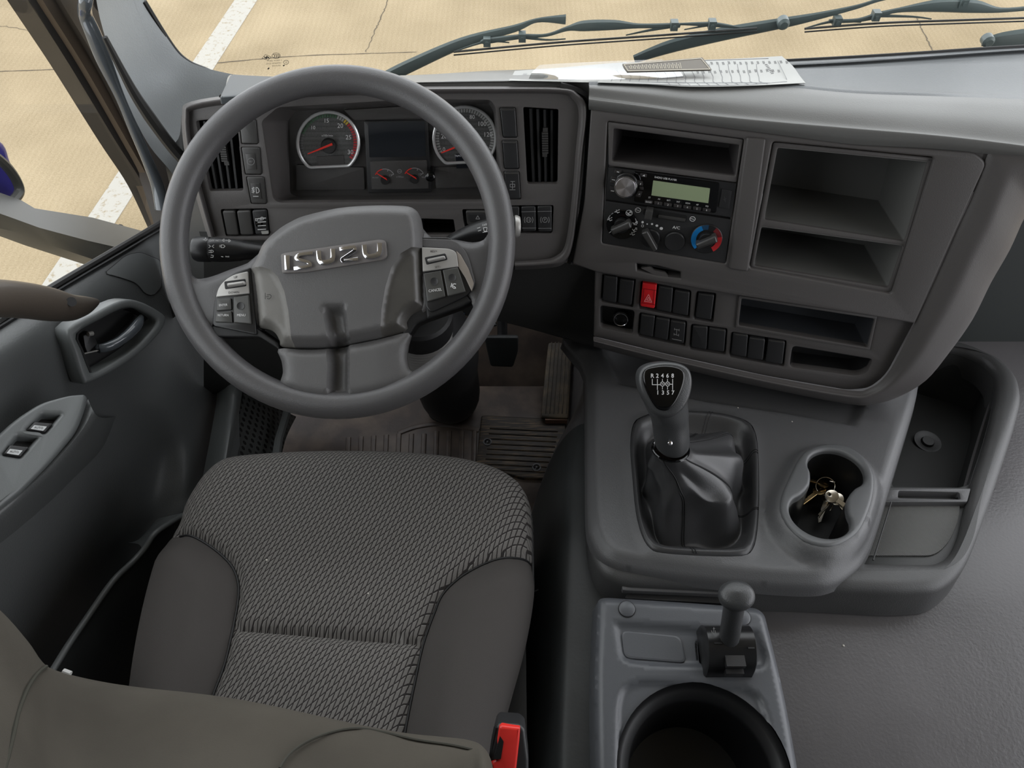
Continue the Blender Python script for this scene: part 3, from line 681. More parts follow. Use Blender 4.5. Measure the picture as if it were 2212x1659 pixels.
for q in ([(640, 356), (786, 362), (788, 410), (640, 412)], [(938, 362), (1078, 358), (1082, 404), (942, 408)]): m = M(); m.pp(D, q, GH-.004, GH+.001, 3, (), .001); mk('trim_panel', m, face_m, clu)
def gauge(c, rx, ry, hub, nums, name, nang, nlen, cols, lab):
    cx, cy = c; g = []
    fl = .72
    n = 60; pl = [(cx+rx*math.cos(a), cy+ry*math.sin(a)) for a in [2*PI*i/n for i in range(n)] if math.sin(a) < .86 or 1]
    pl = [(x, min(y, cy+ry*.93)) if abs(x-cx) < rx*.55 else (x, y) for x, y in pl]
    # flat bottomed ring
    fb = cy+ry*.97
    pts = [(cx+rx*math.cos(a), cy+ry*math.sin(a)) for a in [math.radians(d_) for d_ in range(140, 401, 10)]]
    pts = pts+[(cx+rx*.48, fb-2), (cx+rx*.36, fb), (cx-rx*.36, fb), (cx-rx*.48, fb-2)]
    pts = [(x, min(y, fb)) for x, y in pts]
    pts = [(cx+rx*math.cos(math.radians(d_)), min(fb, cy+ry*math.sin(math.radians(d_)))) for d_ in list(range(128, 413, 9))]; pts = rp(pts, [rx*.16]*2+[0]*(len(pts)-4)+[rx*.16]*2, 4)
    m = M(); m.tube([D.P(x, y, GH+.006) for x, y in pts], .0024, 8, True); G_ = mk(name, m, mat('ring_'+name, (215, 215, 215), .25, metal=.6), clu, lab)
    m = M(); m.pp(D, pts, GH-.002, GH+.002); mk('dial_face', m, dialm, G_)
    # scale blocks
    N = 44
    for colr, a0, a1 in cols:
        m = M()
        for k in range(N):
            a = 150+240*k/(N-1)
            if not (a0 <= a < a1): continue
            aa = math.radians(a); b = math.radians(a+3.7)
            m.add([D.P(cx+rx*q*math.cos(z), cy+ry*q*math.sin(z), GH+.003) for q, z in ((.94, aa), (.94, b), (.83, b), (.83, aa))], [(0, 1, 2, 3)])
        mk('scale', m, mat('scale_'+name, colr, .5), G_, flip=EYE)
    m = M()
    for tx, x, y, s_ in nums: m.text(D, tx, (x, y), s_, GH+.0035, 0, .95)
    mk('numerals', m, white_ink, G_, flip=EYE)
    hx, hy = hub; m = M(); m.lathe(D.P(hx, hy, GH+.002), D.ez, [(.0115, 0), (.0115, .005), (.010, .007)], 24); mk('hub', m, dark_m, G_)
    a = math.radians(nang); tip = (hx-nlen*math.cos(a), hy+nlen*math.sin(a)); tl = (hx+7*math.cos(a), hy-7*math.sin(a)); n_ = (math.sin(a), math.cos(a))
    m = M(); m.plate(D, [D.hit(tl[0]+n_[0]*2.6, tl[1]+n_[1]*2.6, GH+.010), D.hit(tip[0]+n_[0]*.9, tip[1]+n_[1]*.9, GH+.010), D.hit(tip[0]-n_[0]*.9, tip[1]-n_[1]*.9, GH+.010), D.hit(tl[0]-n_[0]*2.6, tl[1]-n_[1]*2.6, GH+.010)], GH+.008, GH+.010)
    mk('needle', m, needle_m, G_)
    return G_
g1 = gauge((709, 309), 66, 67, (711, 314), [('10', 676, 276, 8), ('15', 705, 261, 9), ('20', 735, 272, 10), ('25', 753, 297, 10), ('30', 757, 329, 10), ('x100r/min', 707, 293, 4.5)], 'tachometer', 22, 50,
           [((58, 92, 66), 195, 284), ((150, 150, 148), 284, 305), ((206, 176, 56), 305, 316), ((188, 40, 48), 316, 392), ((90, 90, 90), 148, 195)], 'rev counter dial with green, yellow and red scale')
g2 = gauge((1004, 299), 67, 68, (1004, 310), [('0', 959, 323, 9), ('20', 959, 295, 10), ('40', 968, 270, 9), ('60', 990, 254, 9), ('80', 1020, 253, 9), ('100', 1041, 268, 10), ('120', 1054, 291, 10)], 'speedometer', 22, 55,
           [((150, 150, 148), 148, 392)], 'speed dial partly hidden by the steering wheel rim')
m = M(); m.pp(D, [(984, 333), (1058, 331), (1060, 362), (986, 364)], GH, GH+.004, 1); mk('trip_display', m, mat('trip_lcd', (28, 30, 36), .2), clu)
m = M(); m.text(D, 'TRIPO', (989, 337), 4, GH+.0045, 0, .9); mk('trip_text', m, mat('lcd_text', (235, 235, 240), .5), clu, flip=EYE)
m = M(); m.pp(D, [(684, 338), (742, 336), (744, 366), (686, 366)], GH, GH+.0035, 1); mk('warning_display', m, face_m, clu)
for hx, hy, lab, lx in ((832, 388, 'FRONT', 811), (896, 386, 'REAR', 916)):
    m = M(); m.lathe(D.P(hx, hy, GH+.005), D.ez, [(.0068, 0), (.0068, .004), (.006, .005)], 20); gg = mk('air_pressure_gauge', m, dark_m, clu)
    tip = (hx-19, hy-14)
    m = M(); m.plate(D, [D.hit(x, y, GH+.012) for x, y in ((hx+4, hy+1.5), (tip[0]+.5, tip[1]+1.2), (tip[0]-.5, tip[1]-.6), (hx+2, hy-2.2))], GH+.010, GH+.012); mk('needle', m, needle_m, gg)
    m = M(); A = lambda a, r: (hx-1+r*math.cos(math.radians(a)), hy-2+r*.95*math.sin(math.radians(a)))
    m.strokes(D, [[A(a, 22) for a in range(205, 256, 8)]], 2, GH+.0065); mk('red_scale', m, needle_m, gg, flip=EYE)
    m = M(); m.strokes(D, [[A(a, 22) for a in range(256, 336, 8)], [A(290, 22), A(290, 18)], [A(332, 22), A(332, 17)]], 1.6, GH+.0065); m.text(D, '15', (hx+11, hy-9), 5, GH+.0065); m.text(D, lab, (lx, hy-4+(lab == 'REAR')*1), 3, GH+.0065)
    mk('white_scale', m, dim_ink, gg, flip=EYE)
m = M(); m.strokes(D, [circ((863, 370), 4.5, 12, 4)+[(867.5, 370)], [(860, 370), (866, 370)]], 1, GH+.0065); m.text(D, 'x100kpa', (864, 382), 3.4, GH+.0065); mk('unit_print', m, dim_ink, clu, flip=EYE)
m = M(); m.lathe(D.P(934, 366, -.050), D.ez, [(.0045, -.004), (.0045, .030), (.007, .031), (.007, .040), (.004, .042)], 16); mk('trip_knob', m, gloss_m, clu)
m = M(); m.pp(D, [(626, 236), (1074, 226), (1086, 421), (628, 424)], -.024, -.022, 4); mk('lens', m, lens_m, clu)
# --- dash tops
top = M()
r0 = [(472, 211), (551, 200), (700, 191), (900, 187), (1060, 186), (1211, 187), (1285, 212)]
rW = [(500, 160), (620, 167), (720, 168), (900, 165), (1060, 154), (1235, 148), (1300, 146)]
R0 = [D.P(x, y+5, -.020) for x, y in r0]; RW = [ws.w(*ws.hit(x, y+1, -.004), -.004) for x, y in rW]
mid = [(484, 200), (575, 186), (710, 180), (900, 176), (1062, 172), (1220, 170), (1292, 176)]
RM = [at(x, y, z=.850) for x, y in mid]
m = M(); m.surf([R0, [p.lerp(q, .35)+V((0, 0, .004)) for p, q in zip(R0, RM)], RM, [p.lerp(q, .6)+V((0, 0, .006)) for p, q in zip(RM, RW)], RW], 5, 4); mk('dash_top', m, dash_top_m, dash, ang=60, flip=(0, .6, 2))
# speaker grille cover at the left corner
t1 = Fr(at(560, 187, z=.848), (1, 0, 0), (0, 1, -.34))
m = M(); m.pp(t1, [(496, 162), (502, 160), (640, 168), (640, 188), (548, 204), (473, 210)], 0, .009, 5, (), .003); mk('corner_cover', m, mat('corner_cover_plastic', (50, 56, 59), .5, bump=.2, scale=600), dash)
# centre / passenger side
xs = [1272, 1400, 1520, 1680, 1840, 2000, 2115, 2240, 2420]
y0 = [237, 254, 271, 292, 313, 321, 331, 345, 370]; y1 = [215, 232, 249, 265, 279, 292, 304, 320, 346]
yb = [176, 177, 178, 179, 193, 199, 203, 208, 214]; yc = [168, 162, 157, 150, 146, 141, 137, 132, 124]; yd = [160, 154, 149, 140, 132, 122, 114, 106, 96]; ye = [151, 145, 140, 131, 122, 112, 104, 98, 88]
A0 = [ST.P(x, y, -.004) for x, y in zip(xs, y0)]; A1 = [ST.P(x, y, .012) for x, y in zip(xs, y1)]
A1b = [ST.P(x, y-7, .006) for x, y in zip(xs, y1)]
A2 = [at(x, y+8, z=.862+.004*(i > 5)) for i, (x, y) in enumerate(zip(xs, yb))]; A2b = [at(x, y, z=.861) for x, y in zip(xs, yb)]
A3 = [at(x, y, z=.826) for x, y in zip(xs, yc)]; A4 = [at(x, y, z=.812) for x, y in zip(xs, yd)]
A5 = [ws.w(*ws.hit(x, y+1, -.004), -.004) for x, y in zip(xs, ye)]
m = M(); m.surf([A0, [p.lerp(q, .5)+ST.ez*.004 for p, q in zip(A0, A1)], A1, A1b, [p.lerp(q, .3)+V((0, 0, .006)) for p, q in zip(A1b, A2)], [p.lerp(q, .7)+V((0, 0, .004)) for p, q in zip(A1b, A2)], A2], 5, 5)
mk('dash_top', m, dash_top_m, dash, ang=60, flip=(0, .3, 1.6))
m = M(); m.surf([A2, A2b, [p.lerp(q, .12)+V((0, 0, -.006)) for p, q in zip(A2b, A3)], [p.lerp(q, .5)+V((0, 0, -.006)) for p, q in zip(A2b, A3)], A3], 5, 4); mk('dash_pad', m, dash_pad_m, dash, ang=60, flip=(0, .6, 2))
m = M(); m.surf([A3, [p+V((0, .002, -.005)) for p in A3], [p+V((0, -.002, -.005)) for p in A4], A4, [p.lerp(q, .5)+V((0, 0, .002)) for p, q in zip(A4, A5)], A5], 4, 3); mk('defroster_ledge', m, dash_pad_m, dash, ang=60, flip=(0, .6, 2))
m = M(); g_ = [p.lerp(q, .45)+V((0, 0, .0025)) for p, q in zip(A4, A5)]; m.tube(cr(g_, 4), .0035, 6); mk('ledge_groove', m, dark_m, dash)
# gap between binnacle and stack
m = M(); m.tube(cr([D.P(x, y, -.006) for x, y in [(1210, 186), (1245, 196), (1270, 214), (1275, 245), (1266, 400), (1254, 480), (1240, 545), (1232, 568)]], 5), .006, 6); mk('joint_gap', m, dark_m, dash)
# --- centre stack face
s_out = [(1276, 236), (1400, 252), (1520, 270), (1680, 291), (1840, 311), (2000, 319), (2108, 328), (2134, 350), (2069, 491), (1987, 674), (1914, 811), (1877, 839), (1831, 843), (1657, 813), (1429, 763), (1282, 727), (1285, 600), (1234, 571), (1262, 440)]
din = [(1312, 262), (1608, 301), (1568, 570), (1300, 526)]; cub = [(1669, 306), (2019, 340), (1927, 636), (1618, 579)]
s_up = [(1276, 237), (1400, 253), (1520, 271), (1680, 292), (1840, 313), (2000, 322), (2106, 330), (2132, 352), (2069, 491), (1976, 700), (1880, 683), (1600, 640), (1450, 614), (1289, 589), (1236, 570), (1262, 440)]
m = M(); m.pp(ST, rp(s_up, [4, 20, 20, 20, 20, 20, 14, 14, 40, 3, 10, 10, 10, 3, 4, 20]), -.030, 0, 0, [(din, 6), (cub, 8), ([(1375, 570), (1420, 575), (1470, 588), (1470, 602), (1420, 596), (1376, 585)], 1)], .003, 3)
mk('centre_panel', m, dash_m, dash)
m = M(); m.pp(ST, [(2050, 312), (2185, 326), (2165, 400), (2080, 420)], -.016, -.007, 4); mk('panel_backing', m, dash_m, dash)
m = M(); m.pp(ST, rp([(1613, 297), (1655, 300), (1616, 588), (1574, 582)], 6), -.002, .004, 0, (), .003, 3); mk('centre_post', m, dash_m, dash)
m = M(); m.bin(ST, ST.L([(1375, 570), (1470, 588), (1470, 602), (1376, 585)], -.003), -.004, .04); mk('card_slot', m, dark_m, dash)
m = M(); m.pp(ST, [(1384, 579), (1404, 576), (1412, 584), (1436, 589), (1444, 598), (1420, 597)], -.008, -.002, 2); mk('card_slot_lip', m, dash_m, dash)
# lower switch field, set back a little
s_low = [(1285, 585), (1600, 636), (1976, 694), (1914, 811), (1877, 839), (1831, 843), (1657, 813), (1429, 763), (1282, 727)]
row1 = [[(1305, 594), (1334, 598), (1331, 655), (1301, 649)], [(1339, 602), (1370, 606), (1364, 660), (1335, 655)], [(1388, 611), (1419, 615), (1414, 667), (1383, 662)], [(1423, 617), (1454, 622), (1450, 676), (1417, 669)], [(1458, 626), (1490, 631), (1486, 683), (1452, 676)], [(1509, 633), (1543, 637), (1536, 692), (1502, 686)]]
row2 = [[(1385, 679), (1415, 683), (1410, 729), (1381, 722)], [(1417, 686), (1447, 690), (1442, 736), (1413, 729)], [(1449, 692), (1481, 697), (1477, 743), (1445, 737)], [(1497, 704), (1529, 706), (1526, 756), (1493, 750)], [(1532, 708), (1568, 713), (1564, 761), (1529, 756)], [(1584, 720), (1616, 724), (1612, 772), (1579, 766)], [(1619, 729), (1653, 733), (1648, 779), (1614, 774)], [(1660, 734), (1696, 738), (1690, 788), (1653, 782)]]
HL = -.014
gr = [[(1302, 591), (1373, 602), (1367, 664), (1298, 652)], [(1385, 607), (1493, 628), (1489, 688), (1380, 667)], [(1506, 629), (1547, 634), (1540, 697), (1499, 690)], [(1382, 675), (1484, 694), (1480, 748), (1378, 727)], [(1494, 700), (1571, 710), (1567, 766), (1490, 755)], [(1581, 717), (1699, 736), (1693, 792), (1576, 771)],
      [(1296, 660), (1371, 671), (1366, 722), (1296, 708)], [(1600, 643), (1891, 687), (1875, 753), (1593, 705)], [(1712, 747), (1886, 776), (1872, 806), (1850, 812), (1705, 793)]]
m = M(); m.pp(ST, rp(s_low, [2, 2, 4, 30, 16, 14, 30, 20, 4]), HL-.016, HL, 0, [(g, 4) for g in gr[:6]]+[(gr[6], 8), (gr[7], 5), (gr[8], 10)], .002, 2); mk('switch_panel', m, dash_m, dash)
for g in gr[:6]: m = M(); m.bin(ST, ST.L(rp(g, 4), HL-.003), HL-.003, .015); mk('switch_housing', m, dark_m, dash)
hz = None
for i, q in enumerate(row1+row2):
    if i == 2:
        s_ = rocker(ST, q, 'hazard_switch', HL+.006, red_m, label='red hazard light switch', h0=HL-.01)
        m = M(); a, b, c, d_ = q; m.strokes(ST, [[l2(a, d_, .24), l2(b, c, .24)], [l2(a, d_, .84), l2(b, c, .84)], [l2(l2(a, b, .14), l2(d_, c, .14), .24), l2(l2(a, b, .14), l2(d_, c, .14), .84)], [l2(l2(a, b, .86), l2(d_, c, .86), .24), l2(l2(a, b, .86), l2(d_, c, .86), .84)]], 1.4, HL+.0065); mk('relief', m, red_dark_m, s_, flip=EYE)
        m = M(); m.strokes(ST, [[(1392, 651), (1401, 636), (1408, 653), (1392, 651)], [(1397, 648), (1401, 642), (1404, 649), (1397, 648)]], 1.3, HL+.007); mk('symbol', m, mat('pink_ink', (235, 150, 150), .5), s_, flip=EYE); continue
    s_ = rocker(ST, q, h1=HL+.0035, h0=HL-.012)
    a, b, c, d_ = q; m = M(); m.pp(ST, [l2(l2(a, d_, .03), l2(b, c, .03), .14), l2(l2(a, d_, .03), l2(b, c, .03), .9), l2(l2(a, d_, .07), l2(b, c, .07), .9), l2(l2(a, d_, .07), l2(b, c, .07), .14)], HL, HL+.0040, 0, (), .0003, 1); mk('edge', m, sw_lit, s_)
    if i == 8:
        m = M(); m.strokes(ST, [[(1462, 711), (1461, 724)], [(1457, 711), (1467, 713)], [(1456, 722), (1466, 725)], [(1457, 709), (1457, 713)], [(1467, 711), (1467, 715)], [(1456, 720), (1456, 724)], [(1466, 722), (1466, 726)], [(1452, 732), (1472, 736)]], 1.2, HL+.0042); mk('symbol', m, dim_ink, s_, flip=EYE)
m = M(); m.bin(ST, ST.L(rp(gr[6], 8), HL-.003), HL-.003, .025, shrink=.93); sk = mk('socket_recess', m, slot_m, dash)
m = M(); c = ST.hit(1342, 686, HL-.02); o_ = ST.w(c[0], c[1], HL-.024); m.lathe(o_, ST.ez, [(.0135, 0), (.0135, .010), (.0115, .0115), (.0105, .009), (.0105, .004)], 28); sk2 = mk('lighter_socket', m, black_m, dash)
m = M(); m.tube([o_+ST.ez*.012+ST.ex*.0115*math.cos(a)+ST.ey*.0115*math.sin(a) for a in [2*PI*i/28 for i in range(28)]], .0007, 6, True); mk('chrome_ring', m, chrome_m, sk2)
m = M(); m.bin(ST, ST.L(rp(gr[7], 5), HL-.002), HL-.002, .075, shrink=.93); mk('storage_tray', m, mat('tray_lining', (58, 60, 64), .5), dash)
m = M(); m.pp(ST, grow(gr[7], 4), HL-.001, HL+.003, 4, [(grow(gr[7], -2), 4)], .0012, 2); mk('tray_bezel', m, dash_m, dash)
m = M(); m.bin(ST, ST.L(rp(gr[8], 10), HL-.002), HL-.002, .05, shrink=.92); mk('storage_tray', m, slot_m, dash)
# --- right cubby box
cubf = [(1678, 317), (2006, 349), (1921, 622), (1628, 572)]
m = M(); m.pp(ST, grow(cub, -1), -.012, -.006, 6, [([(1680, 319), (2004, 350), (1955, 522), (1651, 474)], 6), ([(1645, 490), (1951, 531), (1920, 622), (1629, 574)], 5)], .002, 2); cb = mk('cubby_frame', m, dash_m, dash)
bin_in = mat('cubby_lining', (104, 104, 102), .45, bump=.2, scale=500)
for q, dpt in (([(1680, 319), (2004, 350), (1955, 522), (1651, 474)], .15), ([(1645, 490), (1951, 531), (1920, 622), (1629, 574)], .15)):
    m = M(); m.bin(ST, ST.L(rp(q, 5), -.007), -.007, dpt, shrink=.9); mk('cubby_box', m, bin_in, cb)
# --- outer shell under and right of the stack
sil0 = [(2420, 352), (2250, 328), (2150, 326), (2128, 347), (2100, 424), (2069, 491), (2030, 580), (1987, 674), (1950, 750), (1914, 811), (1877, 839), (1831, 843), (1657, 813), (1429, 763), (1282, 727)]
sil1 = [(2440, 420), (2330, 400), (2245, 420), (2212, 470), (2180, 540), (2140, 610), (2100, 690), (2050, 762), (2000, 822), (1940, 858), (1890, 872), (1835, 873), (1655, 838), (1429, 786), (1283, 748)]
B0 = [ST.P(x, y, -.004) for x, y in sil0]; B1 = [ST.P(*l2(p, q, .55), .006) for p, q in zip(sil0, sil1)]; B2 = [ST.P(*p, -.022) for p in sil1]
B3 = [p-ST.ez*.05+(p-V((.35, .85, .65)))*.01 for p in B2]; B4 = [p-ST.ez*.22-(p-V((.35, .85, .65)))*.04 for p in B2]
m = M(); m.surf([B0, [p.lerp(q, .3)+ST.ez*.003 for p, q in zip(B0, B1)], B1, B2, B3, B4], 4, 5); mk('stack_shell', m, dash_m, dash, ang=60, flip=EYE)
# --- lower knee panel and shroud under the binnacle
knee = mat('knee_panel_plastic', (46, 46, 45), .5, bump=.3, scale=600)
K = Fr(D.w(*D.hit(1150, 600, -.03), -.03), (1, 0, 0), (0, .1, 1))
m = M(); m.surf([[D.P(x, y, -.014) for x, y in [(430, 500), (640, 505), (860, 512), (1020, 540), (1110, 570), (1215, 566), (1300, 590)]],
                [K.P(x, y, 0) for x, y in [(440, 560), (640, 560), (860, 580), (1020, 590), (1110, 610), (1215, 612), (1300, 640)]],
                [K.P(x, y, -.01) for x, y in [(440, 740), (640, 740), (860, 665), (1020, 672), (1110, 690), (1205, 715), (1300, 742)]],
                [K.P(x, y, -.03) for x, y in [(440, 850), (640, 845), (860, 680), (1020, 682), (1110, 700), (1205, 725), (1300, 750)]],
                [K.P(x, y, -.16) for x, y in [(440, 840), (640, 835), (860, 660), (1020, 660), (1110, 680), (1205, 705), (1300, 730)]]], 4, 5); mk('knee_panel', m, knee, dash, ang=50, flip=EYE)  # left part drawn down as a dark sheet for the underdash shade
m = M(); m.lathe(K.P(1069, 700, -.012), K.ez, [(.004, 0), (.004, .003), (.002, .004)], 12); mk('screw', m, chrome_m, dash)
# left end of the dash by the door
m = M(); m.surf([[D.P(392, 248, -.02), at(385, 300, X=-.545), at(350, 330, X=-.58)], [D.P(420, 370, -.014), at(402, 400, X=-.54), at(372, 430, X=-.60)], [D.P(452, 510, -.014), at(415, 500, X=-.54), at(365, 500, X=-.62)], [D.P(470, 560, -.03), at(425, 570, X=-.54), at(360, 580, X=-.63)], [D.P(480, 640, -.05), at(430, 650, X=-.55), at(370, 690, X=-.63)]], 5, 5)
mk('end_panel', m, knee, dash, ang=60, flip=EYE)
# passenger side lower dash, a sheet with the footwell shade put into its dark colour
m = M(); m.surf([[at(x, 430, Y=1.0) for x in (2170, 2320, 2520)], [at(x, 590, Y=.99) for x in (2090, 2280, 2520)], [at(x, 700, Y=.98) for x in (2030, 2250, 2520)], [at(x, 742, Y=.975) for x in (2000, 2250, 2520)]], 5, 5); mk('lower_panel', m, mat('footwell_shade', (40, 44, 43), .55), dash, flip=EYE)
# ================================================================ radio and heater controls
RD = thing('car_radio', 'single slot car radio with silver knob and pale green display in the centre stack', 'radio', ST.P(1440, 470, -.01))
m = M(); m.pp(ST, [(1313, 263), (1606, 301), (1591, 395), (1314, 358)], -.008, -.002, 4, [([(1326, 277), (1597, 313), (1588, 380), (1322, 348)], 4)], .002, 2); t = mk('pocket', m, dash_m, None, 'open black storage pocket above the car radio', 'storage pocket')
m = M(); m.bin(ST, ST.L(rp([(1326, 277), (1597, 313), (1588, 380), (1322, 348)], 4), -.003), -.003, .13, shrink=.95); mk('pocket_lining', m, mat('pocket_lining', (66, 63, 63), .5), t)
m = M(); m.pp(ST, [(1314, 361), (1591, 396), (1580, 471), (1308, 432)], -.02, -.001, 2, (), .0015, 2); rb = mk('faceplate', m, black_m, RD)
m = M(); m.pp(ST, [(1368, 370), (1555, 395), (1547, 461), (1368, 436), (1378, 405), (1370, 385)], -.002, .0005, 6, (), .0008, 2); mk('display_surround', m, gloss_m, RD)
lcd = mat('lcd_green', (150, 164, 130), .3)
m = M(); m.pp(ST, [(1411, 390), (1534, 407), (1530, 439), (1407, 422)], 0, .0012, 1); mk('display', m, lcd, RD)
kc = ST.hit(1351, 403, .01); ko = ST.w(kc[0], kc[1], -.001)
m = M(); m.lathe(ko, ST.ez, [(.0175, 0), (.0175, .003), (.016, .004), (.016, .013), (.0148, .0145)], 36); kb = mk('volume_knob', m, black_m, RD)
def spun():
    mm = bpy.data.materials.new('spun_metal'); mm.use_nodes = True; t = mm.node_tree; p = t.nodes['Principled BSDF']; p.inputs['Metallic'].default_value = 1; p.inputs['Roughness'].default_value = .25
    p.inputs['Base Color'].default_value = rgb(235, 230, 232); p.inputs['Anisotropic'].default_value = .9
    tn = nd(t, 'ShaderNodeTangent', direction_type='RADIAL', axis='Y'); t.links.new(tn.outputs[0], p.inputs['Tangent']); return mm
m = M(); m.lathe(ko+ST.ez*.0146, ST.ez, [(.0145, 0), (.0142, .0006), (.0005, .0012)], 48); mk('knob_cap', m, spun(), kb)
m = M(); m.tube([ko+ST.ez*.0135+(ST.ex*math.cos(a)+ST.ey*math.sin(a))*.0155 for a in [2*PI*i/36 for i in range(36)]], .0009, 6, True); mk('knob_ring', m, chrome_m, kb)
rbtn = mat('radio_button', (52, 50, 50), .3)
def btn(q, tx=None, a=-8, sz=4, h=.003, par=RD, ink=None):
    m = M(); m.pp(ST, q, -.002, h, 2, (), .001, 2); b_ = mk('button', m, rbtn, par)
    if tx: m = M(); c = (sum(p[0] for p in q)/4, sum(p[1] for p in q)/4); m.text(ST, tx, c, sz, h+.0004, a, .95); mk('button_print', m, ink or white_ink, b_, flip=EYE)
for i, tx in enumerate(['BAND', '1', '2', '3', '4', '5', '6']):
    x, y = 1393+i*20.9, 432+i*2.9; btn([(x, y), (x+17, y+2.4), (x+16, y+9.4), (x-1, y+7)], tx, -8, 3.6 if i == 0 else 4.5)
m = M()
for i, tx in enumerate(['ST', 'AS', 'RPT', 'INT', 'RDM', 'AF', 'EQ']): m.text(ST, tx, (1403+i*20.7, 427+i*3.1), 3.4, .001, -8, 1)
m.text(ST, 'RADIO USB PLAYER', (1438, 386), 4.2, .001, -8, .95, bold=.01); mk('print', m, white_ink, RD, flip=EYE)
for q, tx in (([(1328, 367), (1343, 369), (1340, 376), (1326, 374)], None), ([(1321, 382), (1334, 383), (1331, 391), (1318, 389)], None), ([(1319, 390), (1331, 392), (1329, 397), (1317, 395)], None), ([(1317, 402), (1329, 404), (1331, 418), (1319, 416)], None),
              ([(1375, 390), (1388, 392), (1389, 402), (1378, 401)], None), ([(1380, 403), (1390, 404), (1390, 411), (1381, 410)], None), ([(1378, 412), (1388, 414), (1383, 427), (1371, 424)], None), ([(1383, 375), (1398, 377), (1397, 384), (1383, 382)], None)): btn(q, tx)
m = M(); m.strokes(ST, [[(1333, 371), (1337, 372)], [(1322, 388), (1328, 389)], [(1320, 412), (1326, 413)], [(1383, 399), (1384, 396)], [(1380, 420), (1382, 419)], [(1389, 380), (1392, 378), (1392, 381)]], 1.6, .004); mk('icons', m, white_ink, RD, flip=EYE)
m = M(); m.pp(ST, [(1560, 409), (1581, 412), (1575, 452), (1553, 448)], -.002, .001, 2, (), .0006, 2); ub = mk('usb_cover', m, switch_m, RD)
m = M(); m.strokes(ST, [[(1567, 437), (1565, 425)], [(1566, 431), (1569, 428)], [(1566, 433), (1563, 430)]], .9, .0014); mk('usb_mark', m, mat('faint_ink', (72, 72, 72), .5), ub, flip=EYE)
HC = thing('heater_control_panel', 'black heater control panel with two dials, a fan knob and a round air conditioning button', 'control panel', ST.P(1435, 560, -.01))
m = M(); m.pp(ST, [(1307.5, 434), (1579, 474), (1567, 569), (1301, 525)], -.02, -.0015, 2, (), .001, 2); mk('faceplate', m, mat('control_face', (40, 40, 41), .42, bump=.1, scale=900), HC)
def dialk(c, R, col, ang, rk=.0115, L_=.031, wd=.011, ring=None):
    cc = ST.hit(*c, 0); o_ = ST.w(cc[0], cc[1], -.0015)
    m = M(); m.lathe(o_, ST.ez, [(R, 0), (R, .0022), (R-.001, .003), (R*.6, .0024)], 40); b_ = mk('dial', m, gloss_m if ring is None else black_m, HC)
    m = M(); m.lathe(o_+ST.ez*.0024, ST.ez, [(rk, 0), (rk*.96, .006), (rk*.9, .007)], 32); k_ = mk('knob', m, black_m, b_)
    a = math.radians(ang); dx = ST.ex*math.cos(a)+ST.ey*math.sin(a); dy = ST.ez.cross(dx); kf = Fr(o_, dx, dy)
    m = M(); m.plate(kf, rp([(-L_/2, -wd*.42), (L_/2, -wd*.5), (L_/2*1.02, wd*.5), (-L_/2, wd*.42)], .002), .004, .019, (), .003, 3); g_ = mk('knob_grip', m, sw_lit, b_)
    return b_, o_
b1, o1 = dialk((1343, 485), .0232, 0, 32)
m = M()
for cx, cy, kd in ((1333, 457, 0), (1359, 460, 1), (1317, 474, 2), (1372, 482, 3), (1371, 496, 1), (1366, 505, 2)):
    m.strokes(ST, [[(cx-5, cy-1), (cx-2, cy+2), (cx+2, cy-2), (cx+5, cy)], [(cx-3, cy+3), (cx+3, cy+3.5)], [(cx+2, cy-4), (cx+5, cy-3)]] if kd % 2 else [[(cx-5, cy+1), (cx-1, cy), (cx+1, cy+3), (cx+5, cy+1)], [(cx-2, cy-3), (cx+1, cy-2)], [(cx+3, cy-3), (cx+5, cy-4)]], 1.5, .0022)
m.strokes(ST, [[(1316, 503), (1320, 500)], circ((1359, 460), 7, 14, 6)+[(1366, 460)]], 1.0, .0022); mk('dial_print', m, white_ink, b1, flip=EYE)
b2, o2 = dialk((1526, 516), .0232, 0, 32, ring=1)
for nm, colr, a0, a1 in (('cold_scale', (14, 120, 190), 120, 232), ('warm_scale', (205, 45, 50), -52, 18), ('warm_scale', (110, 34, 38), 18, 62), ('cold_scale', (24, 62, 92), 92, 120)):
    m = M(); nA = 14; vs = []
    for i in range(nA+1):
        a = math.radians(lerp(a0, a1, i/nA)); dd = ST.ex*math.cos(a)+ST.ey*math.sin(a); vs += [o2+dd*.0225+ST.ez*.0033, o2+dd*.0150+ST.ez*.0029]
    m.add(vs, [(2*i, 2*i+1, 2*i+3, 2*i+2) for i in range(nA)]); mk(nm, m, mat(nm, colr, .45), b2, flip=EYE)
cc = ST.hit(1405, 514, 0); o3 = ST.w(cc[0], cc[1], -.0015)
m = M(); m.lathe(o3, ST.ez, [(.0145, 0), (.0145, .003), (.013, .005)], 32); b3 = mk('fan_knob', m, black_m, HC)
a = math.radians(128); dx = ST.ex*math.cos(a)+ST.ey*math.sin(a); kf = Fr(o3, dx, ST.ez.cross(dx)); m = M(); m.plate(kf, rp([(-.017, -.004), (.017, -.005), (.018, .005), (-.017, .004)], .002), .003, .017, (), .0025, 3); mk('knob_grip', m, sw_lit, b3)
m = M()
for (x, y, r_) in ((1398, 484, 1.6), (1408.5, 484, 2.4), (1419, 487.5, 3), (1428.5, 493.5, 3.7)): m.disc(ST, (x, y), r_, r_*.85, 0)
m.disc(ST, (1388, 480), 3, 3, 0, 5); m.strokes(ST, [circ((1388, 488), 2.6, 8, 2.6)+[(1390.6, 488)]], .8, 0); mk('fan_marks', m, white_ink, HC, flip=EYE)
cc = ST.hit(1457, 521, 0); o4 = ST.w(cc[0], cc[1], -.0015)
m = M(); m.lathe(o4, ST.ez, [(.0162, 0), (.0162, .0012)], 32); mk('button_gap', m, dark_m, HC)
